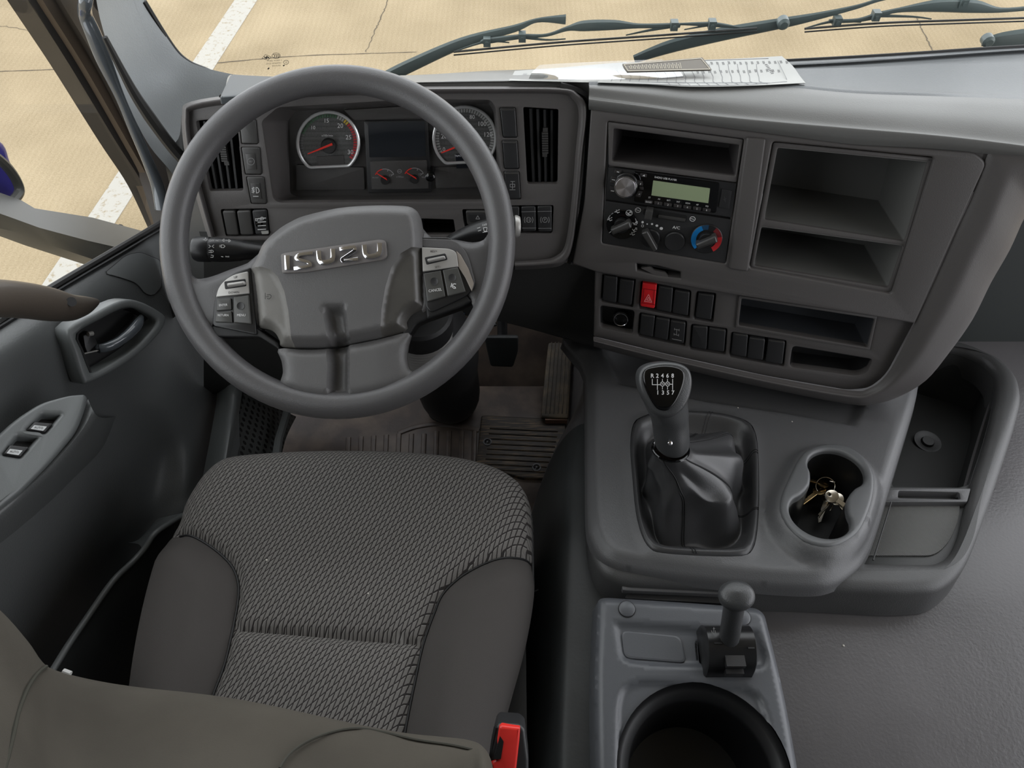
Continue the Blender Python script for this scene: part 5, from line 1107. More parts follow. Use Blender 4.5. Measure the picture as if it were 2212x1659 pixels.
# outline of the two overlapping wells with softened waist
import itertools
def well(k=0):
    ax = V(B)-V(A); L_ = ax.length; ax.normalize(); nx = V((-ax.y, ax.x)); pts = []
    wst = .030
    def P_(s, t): return tuple(V(A)+ax*s+nx*t)
    for i in range(21): a = lerp(48, 312, i/20); pts.append(P_((r1+k)*math.cos(math.radians(a)), -(r1+k)*math.sin(math.radians(a))) )
    pts2 = []
    for i in range(21): a = lerp(-128, 128, i/20); pts2.append(P_(L_+(r2+k)*math.cos(math.radians(a)), -(r2+k)*math.sin(math.radians(a))))
    w1 = P_(L_*.5, wst+k); w2 = P_(L_*.5, -wst-k)
    o = pts+[w1]+pts2[::-1][::1]+[w2]
    return o
def hull_ok(o):
    # keep order consistent around the figure
    return o
ax = (V(B)-V(A)); L_ = ax.length; ax.normalize(); nx = V((-ax.y, ax.x))
def wl(k=0):
    pts = []
    for i in range(17): a = math.radians(lerp(52, 308, i/16)); pts.append(V(A)+ax*(r1+k)*math.cos(a)+nx*(r1+k)*math.sin(a))
    pts.append(V(A)+ax*L_*.5-nx*(.0265+k))
    for i in range(17): a = math.radians(lerp(-128, 128, i/16)); pts.append(V(B)+ax*(r2+k)*math.cos(a)+nx*(r2+k)*math.sin(a))
    pts.append(V(A)+ax*L_*.5+nx*(.0265+k))
    return [tuple(p) for p in cr(pts, 2, True)]
m = M(); m.plate(T, bl, TB-.062, TB, [tl, off(btl if area(btl) > 0 else btl[::-1], .004), off(rlb, .008)], .016, 5, bottom=False); mk('console_base', m, console_d, con, ang=50)
m = M(); m.plate(T, rl, RH-.012, RH+.002, [wl()], .005, 4); m2 = mk('cup_holder', m, mat('cup_holder_plastic', (88, 89, 90), .4, bump=.2, scale=800), con, ang=50)
w0 = wl(.0005)
if area(w0) < 0: w0 = w0[::-1]
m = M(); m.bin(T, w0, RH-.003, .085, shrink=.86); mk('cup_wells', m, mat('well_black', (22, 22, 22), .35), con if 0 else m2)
# keys and coins lying in the cup holder
brass = mat('brass', (196, 168, 120), .22, metal=1); steel = mat('key_steel', (190, 184, 172), .22, metal=1)
ZK = RH-.070
def kp(x, y, dz=0): return T.P(x, y, ZK+dz)
ky = thing('key_bunch', 'bunch of brass and steel keys on split rings lying in the cup holder', 'keys', kp(1790, 1040))
KF = Fr(kp(1790, 1040, .012), (1, 0, 0), (0, .9, .3))
for c, r_, rt, mt, tilt in (((1803, 1023), .0135, .0014, steel, .5), ((1787, 1003), .0125, .0008, brass, -.4), ((1783, 1050), .0140, .0007, steel, .3), ((1795, 1010), .010, .0007, brass, .8)):
    o_ = kp(*c, .022); m = M(); u = V((1, 0, tilt)).normalized(); v_ = V((0, 1, .25)).normalized()
    m.tube([o_+u*r_*math.cos(2*PI*i/28)+v_*r_*math.sin(2*PI*i/28) for i in range(28)], rt, 8, True); mk('split_ring', m, mt, ky)
def key(x, y, ang, L_=.05, mt=steel, dz=.012, tilt=0):
    o_ = kp(x, y, dz); a = math.radians(ang); ex = V((math.cos(a), math.sin(a), tilt)).normalized(); kf = Fr(o_, ex, V((-math.sin(a), math.cos(a), .5)))
    m = M(); bow = circ((0, 0), .010, 20); m.plate(kf, bow, -.001, .001, [circ((-.004, 0), .0025, 10)], .0004, 2); b_ = mk('key', m, mt, ky)
    bl = [(.008, -.0035), (L_*.5, -.0035), (L_*.56, -.0022), (L_*.63, -.0036), (L_*.72, -.0020), (L_*.8, -.0035), (L_*.88, -.002), (L_, 0), (L_*.95, .0035), (.008, .0035)]
    m = M(); m.plate(kf, bl, -.001, .001, (), .0003, 1); mk('blade', m, mt, b_)
key(1770, 1060, 215, .045, brass, .016); key(1797, 1072, -50, .042, steel, .020, .1); key(1808, 1078, -70, .04, steel, .014); key(1815, 1012, 30, .04, brass, .010); key(1776, 1045, 160, .035, brass, .02); key(1788, 1075, -120, .05, steel, .008); key(1800, 1000, 70, .035, brass, .02)
for x, y, a in ((1780, 1101, 40), (1800, 1090, 55)):
    p = kp(x, y, .006); d = V((math.cos(math.radians(a)), math.sin(math.radians(a)), 0)); m = M(); m.tube([p-d*.014, p+d*.014], .0012, 8)
    o = mk('metal_pin', m, steel, None, 'thin silver metal pin at the bottom of the front cup well, %s' % ('the lower left one' if x == 1780 else 'nearer the keys'), 'pin')
# ---- gear lever with leather gaiter
gl = thing('gear_lever', 'gear lever with glossy shift pattern knob above a black leather gaiter', 'gear lever', T.P(1500, 1050))
N = 72
bc = V(T.hit(1503, 1052, 0)); ol = [V(p) for p in T.L(crp(boot, 3), 0)]
def radial(a):
    d = V((math.cos(a), math.sin(a))); best = .05
    for i in range(len(ol)):
        p, q = ol[i-1]-bc, ol[i]-bc; den = d.x*(q.y-p.y)-d.y*(q.x-p.x)
        if abs(den) < 1e-12: continue
        t = (p.x*(q.y-p.y)-p.y*(q.x-p.x))/den; s_ = (p.x*d.y-p.y*d.x)/den
        if t > 0 and -1e-6 <= s_ <= 1+1e-6: best = t
    return best
RD_ = [radial(2*PI*k/N) for k in range(N)]
nk = at(1450, 962, z=.580); nkl = V(T.loc(nk)[:2])
spec = [(1.005, 0, .0), (.985, 0, .005), (.95, 0, .0075), (.90, 0, .003), (.83, 0, -.010), (.75, .0, -.018), (.69, .03, -.014), (.655, .06, .006), (.64, .10, .028), (.65, .16, .048), (.66, .22, .058), (.62, .32, .068), (.52, .5, .082), (.42, .72, .096), (.36, .9, .108), (.33, 1, .118), (.30, 1, .116)]
rings = []
for i, (sc, bl_, z) in enumerate(spec):
    cxy = bc.lerp(nkl, bl_); r_ = []
    for k in range(N):
        a = 2*PI*k/N; R0 = RD_[k]
        nr = .074
        R_ = lerp(R0, nr, min(1, max(0, (i-6)/8)))*sc
        fold = max(0, min(1, (i-3)/4))*max(0, min(1, (15-i)/4))
        cor = 0
        for ca, am_, wd_ in ((math.radians(176), .17, .35), (math.radians(8), .20, .30), (math.radians(-55), .10, .25), (math.radians(-128), .10, .25), (math.radians(70), -.12, .4), (math.radians(115), .10, .3), (math.radians(40), .12, .2)):
            dlt = (a-ca+PI) % (2*PI)-PI; cor += am_*math.exp(-(dlt/wd_)**2)
        R_ *= 1+fold*(cor+.035*math.sin(5*a+i*.9)+.02*math.sin(11*a-i*1.3))
        zz = z+fold*.006*math.sin(3*a+i*.7)+fold*.004*math.sin(7*a+2)-fold*.010*math.exp(-(((a-math.radians(285)+PI) % (2*PI)-PI)/.4)**2)*(i in (5, 6, 7, 8))
        r_.append(T.w(cxy.x+math.cos(a)*R_, cxy.y+math.sin(a)*R_, zz))
    rings.append(r_)
R2 = [[c[j] for c in [cr([rings[i][k] for i in range(len(rings))], 3) for k in range(N)]] for j in range((len(rings)-1)*3+1)]
m = M(); m.loft(R2); mk('gaiter', m, leather_m, gl, ang=80, flip=EYE)
def gpt(k, j): return R2[j][k % N]
for ka, kb in ((47, 52), (62, 66), (16, 14), (10, 6)):
    for dk in (0, .35):
        q = []
        for j in range(3, len(R2)-3, 2):
            f = j/(len(R2)-1); kk = lerp(ka, kb, 1-f)+dk; k0 = int(kk); t = kk-k0; p = gpt(k0, j).lerp(gpt(k0+1, j), t); cvec = (p-T.w(bc.x, bc.y, .03)).normalized(); q.append(p+cvec*.0004+V((0, 0, .0006)))
        m = M(); m.tube(cr(q, 2), .0006, 5); mk('stitching', m, dark_m, gl)
m = M(); m.tube([gpt(k, len(R2)-4)+V((0, 0, .001)) for k in range(N)], .0016, 6, True); mk('gaiter_collar', m, gloss_m, gl)
m = M(); m.tube([at(1458, 975, z=.57), at(1452, 955, z=.615)], .012, 16); mk('lever_rod', m, gloss_m, gl)
HF = Fr(at(1436, 842, d=.925), (1, 0, 0), (0, .80, .60))
egg = [(1377, 818), (1383, 798), (1402, 786), (1436, 781), (1468, 785), (1488, 797), (1495, 818), (1493, 845), (1482, 875), (1462, 896), (1440, 903), (1415, 897), (1396, 873), (1382, 846)]
el = HF.L(crp(egg, 4), 0); nE = len(el); ec = (sum(p[0] for p in el)/nE, sum(p[1] for p in el)/nE)
if area(el) < 0: el = el[::-1]
def ering(k, h): return [HF.w(ec[0]+(p[0]-ec[0])*k, ec[1]+(p[1]-ec[1])*k, h) for p in el]
def cring(px, z, r_):
    c = at(*px, z=z); out = []
    for p in el:
        a = math.atan2(p[1]-ec[1], p[0]-ec[0]); out.append(c+V((math.cos(a)*r_, math.sin(a)*r_, 0)))
    return out
rg = [cring((1453, 962), .598, .018), cring((1452, 957), .603, .0225), cring((1450, 935), .620, .0235), cring((1447, 905), .640, .024), cring((1443, 885), .655, .026)]
e_a, e_b = ering(.93, -.022), ering(1.0, -.010)
rg += [e_a, e_b, ering(1.0, -.003), ering(.96, .002), ering(.88, .0045)]
RR = [[c[j] for c in [cr([rg[i][k] for i in range(len(rg))], 3) for k in range(nE)]] for j in range((len(rg)-1)*3+1)]
knob_m = mat('knob_rubber', (60, 61, 62), .35, bump=.4, scale=800)
m = M(); m.loft(RR, True, True, True); kn = mk('knob', m, knob_m, gl, ang=60)
ins = [(1389, 808), (1397, 796), (1416, 791), (1440, 789), (1464, 793), (1477, 802), (1480, 818), (1474, 842), (1461, 868), (1445, 885), (1432, 887), (1417, 880), (1402, 856), (1391, 830)]
m = M(); m.plate(HF, HF.L(crp(ins, 4), .0068), .002, .0075, (), .003, 4); kp_ = mk('shift_plate', m, gloss_m, kn, ang=60)
m = M(); hh = .0079
for tx, x in zip('R2468', (1409, 1420, 1431, 1442, 1453)): m.text(HF, tx, (x, 812), 9, hh, -1, .95, bold=.02)
for tx, x in zip('1357', (1421, 1432, 1443, 1453.5)): m.text(HF, tx, (x, 848.5), 9, hh, -1, .95, bold=.02)
for x in (1431, 1442): m.text(HF, 'N', (x+.2, 829.5), 5, hh, 0, .9); m.strokes(HF, [circ((x+.2, 829.5), 4.6, 16, 4.6)+[(x+4.8, 829.5)], [(x, 819), (x, 825)], [(x, 834), (x, 841)]], 1.2, hh)
m.strokes(HF, [[(1409, 819), (1409, 831), (1426, 831)], [(1420, 819), (1420, 842)], [(1453, 819), (1453, 842)], [(1446.8, 830), (1453, 830)], [(1435.6, 829.5), (1437.6, 829.5)]], 1.4, hh)
mk('shift_pattern', m, white_ink, kp_, flip=EYE)
m = M(); m.lathe(at(1447, 957, d=.985), (0, -.7, .7), [(.003, 0), (.003, .002), (.0015, .003)], 12); mk('grub_screw', m, chrome_m, kn)
# ================================================================ rear storage box with parking brake
rb = thing('storage_box', 'blue grey storage box with round open bin behind the console', 'storage box', V((.25, .3, .3)))
B_ = Fr((0, .3, .452), (1, 0, 0), (0, 1, .03))
bo = [(1293, 1293), (1310, 1290), (1500, 1302), (1636, 1313), (1652, 1326), (1668, 1390), (1685, 1460), (1702, 1540), (1716, 1620), (1740, 1760), (1290, 1760), (1286, 1600), (1285, 1450)]
boxl = B_.L(rp(bo, [8, 8, 60, 14, 20, 40, 40, 40, 40, 2, 2, 40, 40]), -.006)
zA = B_.L(rp([(1322, 1338), (1640, 1357), (1664, 1420), (1655, 1448), (1400, 1442), (1345, 1432), (1332, 1410)], [6, 10, 20, 20, 30, 20, 10]), 0)
zB = B_.L(rp([(1330, 1520), (1340, 1482), (1378, 1465), (1500, 1468), (1612, 1480), (1646, 1500), (1668, 1560), (1684, 1640), (1704, 1770), (1325, 1770), (1328, 1640)], [20, 16, 20, 30, 20, 16, 20, 20, 2, 2, 30]), 0)
hbq = B_.L(rp([(1508, 1382), (1600, 1384), (1622, 1400), (1628, 1444), (1540, 1441), (1512, 1430)], 6), 0)
hc = B_.hit(1522, 1668, 0); hole = circ(hc, .1035, 56)
def bxh(a, b, Dd):
    h = -.008*(1-sm(Dd/.012))**2
    if inside((a, b), zA): h -= .006*sm(pold((a, b), zA)/.010)
    if inside((a, b), zB): h -= .007*sm(pold((a, b), zB)/.008)
    return h
m = field(B_, boxl, bxh, .0045, rings=(.004, .008), seams=[q+[q[0]] for q in (zA,)]+[[p for p in resamp(zB+[zB[0]], .006, False) if inside(p, boxl)]], holes=[hbq, [p for p in hole]], skirt=[(.001, .006), (.004, .04), (.008, .13)]); mk('box_shell', m, bin_m, rb, ang=50, flip=EYE)
hb_ = [p for p in hole]
m = M(); prof = [(.1035, -.004), (.101, -.012), (.097, -.016), (.088, -.022), (.086, -.03), (.078, -.13), (.0, -.135)]
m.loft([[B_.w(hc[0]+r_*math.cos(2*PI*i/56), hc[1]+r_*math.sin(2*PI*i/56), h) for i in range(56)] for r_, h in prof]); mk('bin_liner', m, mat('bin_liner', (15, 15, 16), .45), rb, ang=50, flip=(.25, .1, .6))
m = M(); m.lathe(B_.w(hc[0], hc[1]+.0, -.13), (0, 0, 1), [(.015, 0), (.012, .02), (.004, .022)], 16); mk('bin_pin', m, black_m, rb)
m = M(); m.bin(B_, off(hbq if area(hbq) > 0 else hbq[::-1], -.0005), -.006, .05); mk('brake_opening', m, dark_m, rb)
for c in ((1354, 1316), (1603, 1334)):
    o_ = B_.P(*c, .000); m = M(); m.lathe(o_, B_.ez, [(.0115, -.002), (.0115, .0012)], 28); cp = mk('screw_cap_gap', m, dark_m, rb); m = M(); m.lathe(o_, B_.ez, [(.0106, -.002), (.0106, .002), (.009, .003), (.0005, .0032)], 28); mk('screw_cap', m, bin_m, cp, ang=50)
m = M(); m.pp(B_, [(1342, 1362), (1470, 1374), (1483, 1432), (1349, 1421)], -.006, -.0035, 14, (), .001, 2); m.pp(B_, [(1345, 1365), (1467, 1377), (1479, 1428), (1352, 1417)], -.004, -.0034, 14); mk('blank_pad', m, bin_m, rb)
fl = thing('console_flap', 'narrow grey flap between the console and the storage box', 'flap', T.P(1450, 1270, -.05))
FF = Fr(T.P(1450, 1270, -.04), (1, 0, 0), (0, 1, 0)); m = M(); m.pp(FF, [(1343, 1262), (1352, 1259), (1562, 1268), (1566, 1284), (1360, 1276), (1345, 1275)], -.01, 0, 3, (), .002, 2); mk('flap_edge', m, console_m, fl)
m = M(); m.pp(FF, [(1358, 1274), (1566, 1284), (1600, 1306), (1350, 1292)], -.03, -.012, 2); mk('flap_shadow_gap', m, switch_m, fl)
pb = thing('parking_brake_lever', 'short black parking brake lever with oval knob in the storage box', 'brake lever', B_.P(1568, 1420))
hw = .0315
m = M(); cA = B_.P(1568, 1425, 0); prof = [(-.030, -.03), (-.030, .0), (-.024, .026), (-.008, .040), (.008, .042), (.022, .034), (.032, .012), (.034, -.03)]
pr = cr([V((y, z, 0)) for y, z in prof], 4)
wds = [.94, 1, 1, .94]; rings = []
for sx_i, k in ((-hw, .9), (-hw*.93, 1), (hw*.93, 1), (hw, .9)): rings.append([cA+V((sx_i, p.x*k+.008, p.y*k)) for p in pr])
m.loft(rings, True, True, True); hsg = mk('housing', m, gloss_m if 0 else mat('brake_housing', (26, 26, 27), .28), pb, ang=40)
hk = at(1590, 1281, z=.585); bs = cA+V((.0, .010, .02))
m = M(); m.tube(cr([bs, bs.lerp(hk, .4), hk.lerp(bs, .12)], 5), .0125, 18); mk('shaft', m, knob_m, pb)
m = M(); kd = (hk-bs).normalized(); m.lathe(hk-kd*.012, (kd+V((0, -.25, .1))).normalized(), [(.008, -.004), (.016, .0), (.0205, .006), (.0215, .011), (.020, .016), (.015, .020), (.0005, .0225)], 32, u=(0, 1, 0), sx=.86); kb = mk('knob', m, knob_m, pb, ang=80)
m = M(); m.box(cA+V((.002, -.012, .032)), (.024, .016, .008)); m.box(cA+V((.002, -.0225, .018)), (.022, .006, .014)); mk('latch_window', m, switch_m, hsg)
m = M(); m.box(cA+V((-.018, .006, .043)), (.010, .002, .002)); m.box(cA+V((.022, .0, .043)), (.008, .002, .002)); mk('housing_slot', m, dark_m, hsg)
pbf = Fr(cA+V((-.018, 0, .0405)), (1, 0, 0), (0, 1, .1)); m = M(); m.strokes(pbf, [[(1540, 1358), (1544, 1358)], [(1542, 1355), (1542, 1370)], [(1537, 1362), (1539, 1368)], [(1545, 1362), (1546, 1368)]], 1, .004); mk('symbol', m, dim_ink, hsg, flip=EYE)
# ================================================================ engine cover and tunnel
def foot(Y):
    ks = [(-.6, -.03), (.2, -.02), (.5, .0), (.70, .02), (.80, .045), (.90, .095), (1.0, .13), (1.4, .14)]
    for (a_, fa), (b_, fb) in zip(ks, ks[1:]):
        if Y <= b_: return lerp(fa, fb, (Y-a_)/(b_-a_))
    return .14
def covz(x, Y):
    top_ = lerp(.398, .332, sm((Y-.42)/.40)); t = (x-foot(Y))/.095
    return .002+top_*(1-(1-min(1, max(0, t)))**2.4)
EC = Fr((0, 0, 0), (1, 0, 0), (0, 1, 0))
eo = [(foot(y), y) for y in (-.58, -.2, .2, .5, .7, .8, .9, 1.0, 1.15, 1.33)]+[(1.46, 1.33), (1.46, -.58)]
hcw = B_.w(hc[0], hc[1]); dq = [T.w(*p) for p in deepq]
m = field(EC, eo, lambda a, b, d_: covz(a, b), .02, holes=[circ((hcw.x, hcw.y), .104, 30), off([(p.x, p.y) for p in dq] if area([(p.x, p.y) for p in dq]) > 0 else [(p.x, p.y) for p in dq][::-1], -.004), [tuple((T.w(p[0], p[1]))[:2]) for p in rlb], [tuple((T.w(p[0], p[1]))[:2]) for p in off(btl if area(btl) > 0 else btl[::-1], .01)]])
mk('engine_cover', m, tunnel_m, None, 'dark leather grained engine cover under the console and storage box', 'engine cover', ang=60, flip=(.4, .2, 2))
sp_ = mat('cover_side_vinyl', (44, 46, 46), .5, bump=.4, scale=160, mott=.3, mscale=12)
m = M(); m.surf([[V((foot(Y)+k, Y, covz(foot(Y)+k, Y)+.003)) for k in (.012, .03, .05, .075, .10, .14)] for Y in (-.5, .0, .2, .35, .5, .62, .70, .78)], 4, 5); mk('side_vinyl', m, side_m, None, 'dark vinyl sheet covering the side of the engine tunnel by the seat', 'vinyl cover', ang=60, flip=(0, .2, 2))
m = M(); m.tube(cr([at(x, y, z=.30) for x, y in [(1150, 1281), (1180, 1268), (1214, 1251)]], 3), .0022, 6); mk('cable_tie', m, dark_m, None, 'thin black tie end poking from the tunnel side beside the cushion', 'cable tie')
m = M(); m.pp(Fr((.9, .6, .375), (1, 0, 0), (0, 1, 0)), [(2128, 1190), (2206, 1193), (2230, 1250), (2110, 1240)], -.001, .002, 4, (), .001); mk('cover_patch', m, tunnel_m, None, 'square stuck down flap in the engine cover right of the console', 'patch')
# ================================================================ door panel
dr = thing('door_trim', 'grey moulded driver door trim with pull handle, latch and window switches', 'door trim', at(200, 1000, X=-.66))
R = [[(372, 478, -.655), (345, 492, -.665), (230, 560, -.675), (110, 632, -.685), (0, 701, -.695), (-150, 795, -.70), (-330, 905, -.70)],
     [(395, 520, -.645), (362, 545, -.648), (285, 600, -.650), (190, 662, -.655), (70, 730, -.66), (-100, 830, -.67), (-300, 950, -.67)],
     [(415, 600, -.625), (385, 650, -.625), (330, 720, -.635), (235, 790, -.645), (110, 850, -.66), (-70, 920, -.67), (-280, 1040, -.67)],
     [(440, 720, -.605), (412, 780, -.605), (365, 840, -.605), (270, 880, -.64), (160, 930, -.66), (-20, 1010, -.66), (-250, 1140, -.66)],
     [(465, 830, -.59), (440, 890, -.59), (400, 950, -.595), (330, 985, -.635), (215, 1020, -.645), (60, 1120, -.64), (-180, 1280, -.64)],
     [(475, 930, -.58), (440, 1000, -.58), (400, 1060, -.59), (320, 1100, -.64), (230, 1150, -.66), (100, 1290, -.67), (-100, 1460, -.67)],
     [(470, 1000, -.575), (430, 1080, -.575), (380, 1120, -.60), (300, 1170, -.66), (230, 1240, -.69), (100, 1400, -.70), (-80, 1600, -.70)],
     [(470, 1100, -.575), (430, 1160, -.58), (360, 1250, -.62), (290, 1330, -.68), (230, 1420, -.71), (120, 1550, -.72), (-60, 1800, -.72)]]
m = M(); m.surf([[at(x, y, X=X) for x, y, X in r_] for r_ in R], 5, 5); mk('door_panel', m, door_m, dr, ang=60, flip=EYE)
rubs = [(358, 478, -.660), (345, 484, -.665), (230, 552, -.675), (120, 617, -.685), (0, 692, -.695), (-200, 815, -.70)]
m = M(); m.tube(cr([at(x, y, X=X) for x, y, X in rubs], 5), .006, 8); mk('sill_seal', m, rubber_m, dr)
m = M(); m.tube(cr([at(x+8, y+9, X=X+.006) for x, y, X in rubs], 5), .0025, 6); mk('sill_bead', m, dark_m, dr)
# cover plate near the mirror
def dfr(px, X, n=(1, 0, .25)): n = V(n).normalized(); ey = V((0, 0, 1)); return Fr(at(*px, X=X), ey.cross(n), n.cross(ey.cross(n)))
bpy.context.view_layer.update()
def on(ob, x, y, lift=.0012):
    d = ray(x, y).normalized(); hit, loc, nrm, _ = ob.ray_cast(EYE-ORG[ob], d)
    return loc+ORG[ob]-d*lift if hit else None
def drape(ob, poly, lift, name, mt, spx=9, par=None, label=None):
    pl_ = resamp(poly, spx); vs = [V(p) for p in pl_]; n = len(vs); ed = [(i, (i+1) % n) for i in range(n)]
    x0, x1, y0, y1 = min(p[0] for p in pl_), max(p[0] for p in pl_), min(p[1] for p in pl_), max(p[1] for p in pl_)
    y = y0
    while y < y1:
        x = x0
        while x < x1:
            if inside((x, y), pl_) and pold((x, y), pl_) > spx*.5: vs.append(V((x, y)))
            x += spx
        y += spx
    V2, E2, F2, *_ = G.delaunay_2d_cdt(vs, ed, [], 0, 1e-4); P = [on(ob, p.x, p.y, lift) for p in V2]; m = M(); m.v = [p or V((0, 0, 0)) for p in P]
    m.f = [tuple(f) for f in F2 if all(P[i] for i in f) and inside((sum(V2[i].x for i in f)/3, sum(V2[i].y for i in f)/3), pl_)]
    edge = [on(ob, x, y, lift*.5) for x, y in pl_]; edge = [e_ for e_ in edge if e_]
    o = mk(name, m, mt, par, label, flip=EYE, ang=70); g_ = M(); g_.tube(edge, .0009, 6, True); mk('seam_gap', g_, dark_m, o); return o
dpn = bpy.data.objects['door_panel']
drape(dpn, rp([(226, 590), (272, 551), (302, 544), (346, 562), (350, 618), (330, 640), (312, 634), (296, 612), (268, 602)], [5, 20, 12, 6, 8, 10, 8, 14, 14]), .0025, 'cover_plate', door_s, par=dr)
# latch recess
C2 = dfr((255, 735), -.605, (1, -.35, .25))
out_ = [(148, 712), (205, 678), (262, 650), (300, 650), (345, 672), (360, 690), (345, 722), (305, 762), (250, 800), (193, 828), (180, 822), (160, 760)]
inn_ = [(168, 722), (215, 693), (265, 668), (296, 667), (330, 684), (340, 696), (328, 716), (292, 752), (242, 786), (203, 806), (194, 798), (178, 756)]
m = M(); m.pp(C2, crp(out_, 3), -.02, .008, 0, [(crp(inn_, 3), 0)], .005, 4); lr = mk('latch_bezel', m, door_s, dr, ang=50)
m = M(); m.bin(C2, C2.L(crp(inn_, 3), .0), .002, .022, shrink=.9); mk('latch_recess', m, dark_m, dr)
m = M(); q = cr([C2.P(x, y, h) for x, y, h in [(208, 752, -.012), (222, 752, -.002), (250, 742, .004), (278, 722, .006), (298, 700, .004), (306, 684, -.004)]], 5); m.tube(q, [.004, .006, .007, .0075, .0075, .0075, .0075, .0075, .008, .008, .008, .008, .008, .0085, .0085, .009, .009, .0095, .0095, .0095, .0095, .009, .008, .007, .006, .005][:len(q)], 12, sq=.7, up=(1, 0, 0)); mk('latch_handle', m, handle_m, dr, ang=80)
m = M(); m.pp(C2, [(180, 725), (200, 716), (212, 742), (190, 765), (184, 750)], -.02, -.006, 3, (), .002, 2); mk('lock_button', m, switch_m, dr)
m = M(); m.tube([C2.P(182, 764, -.006), C2.P(212, 757, -.006)], .0012, 6); m.tube([C2.P(190, 722, -.004), C2.P(200, 720, -.004)], .0035, 8); mk('lock_mark', m, silver_m, dr)
# pull handle
m = M(); pts = [(-150, 655, 40), (-60, 648, 38), (0, 645, 37), (60, 650, 37), (110, 658, 36), (150, 664, 30), (180, 660, 22), (205, 653, 10), (211, 650, 4)]
q = cr([at(x, y, X=-.575-.0*i) for i, (x, y, r_) in enumerate(pts)], 5); rr = [p.x*.97/F for p in cr([V((r_, 0, 0)) for x, y, r_ in pts], 5)]
m.tube(q, rr, 16, sq=1, up=(1, 0, .3)); mk('pull_handle', m, pull_m, dr, ang=70)
m = M(); m.lathe(at(154, 652, X=-.552), (.8, -.4, .6), [(.006, 0), (.006, .001), (.003, .0012)], 14); mk('screw_hole', m, dark_m, dr)
# armrest with window switches
C3 = dfr((95, 950), -.60, (.55, 0, .85))
ar = [(-180, 1060), (-40, 970), (30, 905), (88, 868), (150, 851), (184, 849), (191, 858), (180, 895), (165, 930), (110, 995), (44, 1061), (-180, 1240)]
m = M(); m.pp(C3, ar, -.035, .006, [2, 20, 30, 20, 20, 6, 6, 14, 20, 30, 6, 2], [([(92, 893), (131, 894), (97, 934), (58, 928)], 3), ([(38, 940), (82, 943), (43, 987), (6, 981)], 3)], .006, 4); am_ = mk('armrest_panel', m, door_s, dr, ang=60)
m = M(); m.surf([[C3.P(x, y, -.006) for x, y in [(-180, 1235), (44, 1058), (110, 993), (165, 930), (190, 862)]], [C3.P(x, y, -.016)for x, y in [(-160, 1265), (62, 1070), (130, 1005), (188, 935), (212, 900)]], [at(x, y, X=X) for x, y, X in [(-150, 1330, -.65), (75, 1130, -.655), (160, 1040, -.655), (220, 970, -.65), (250, 900, -.645)]]], 5, 5); mk('armrest_side', m, door_m, dr, ang=60, flip=EYE)
for i, (q, t_) in enumerate((([(92, 893), (131, 894), (97, 934), (58, 928)], (80, 923)), ([(38, 940), (82, 943), (43, 987), (6, 981)], (33, 973)))):
    m = M(); m.bin(C3, C3.L(rp(q, 3), .003), .002, .012); ws_ = mk('window_switch', m, dark_m, dr, 'black window switch marked AUTO')
    a, b, c, d_ = q; m = M(); m.pp(C3, [l2(a, d_, .5), l2(b, c, .5), l2(b, c, .98), l2(a, d_, .98)], -.006, .007, 2, (), .002, 2); sw_ = mk('switch_rocker', m, switch_m, ws_)
    m = M(); e1, e2, e3, e4 = l2(a, d_, .70), l2(b, c, .70), l2(b, c, .93), l2(a, d_, .93); m.pp(C3, [l2(e1, e2, .15), l2(e1, e2, .85), l2(e4, e3, .85), l2(e4, e3, .15)], .006, .0076, 1); pl_ = mk('switch_label', m, mat('switch_label', (190, 192, 192), .5), ws_)
    m = M(); cx, cy = (sum(p[0] for p in (e1, e2, e3, e4))/4, sum(p[1] for p in (e1, e2, e3, e4))/4); m.text(C3, 'AUTO', (cx, cy), 5, .0079, -5, 1); mk('label_print', m, dark_ink, ws_, flip=EYE)
# map pocket
rim = [(405, 1108, -.530), (370, 1128, -.535), (335, 1152, -.545), (312, 1185, -.555), (285, 1215, -.565), (244, 1255, -.575), (187, 1336, -.59), (150, 1390, -.595), (119, 1440, -.60), (40, 1570, -.61)]
m = M(); rp_ = [at(x, y, X=X) for x, y, X in rim]; rk = cr(rp_, 4); m.tube(rk, .0045, 8, sq=.8); mk('pocket_rim', m, door_s, dr, ang=70)
m = M(); m.surf([rp_, [p+V((.012, 0, -.10)) for p in rp_], [V((p.x-.01, p.y, .01)) for p in rp_]], 4, 4); mk('pocket_wall', m, side_m, dr, ang=60, flip=EYE)
m = M(); m.surf([[at(x, y, X=X) for x, y, X in [(405, 1106, -.535), (385, 1110, -.56), (340, 1120, -.60)]], [at(x, y, X=X) for x, y, X in [(345, 1150, -.545), (325, 1150, -.58), (300, 1165, -.64)]], [at(x, y, X=X) for x, y, X in [(308, 1190, -.556), (300, 1176, -.58), (276, 1172, -.66)]]], 5, 5); mk('pocket_corner', m, door_s, dr, ang=60, flip=EYE)
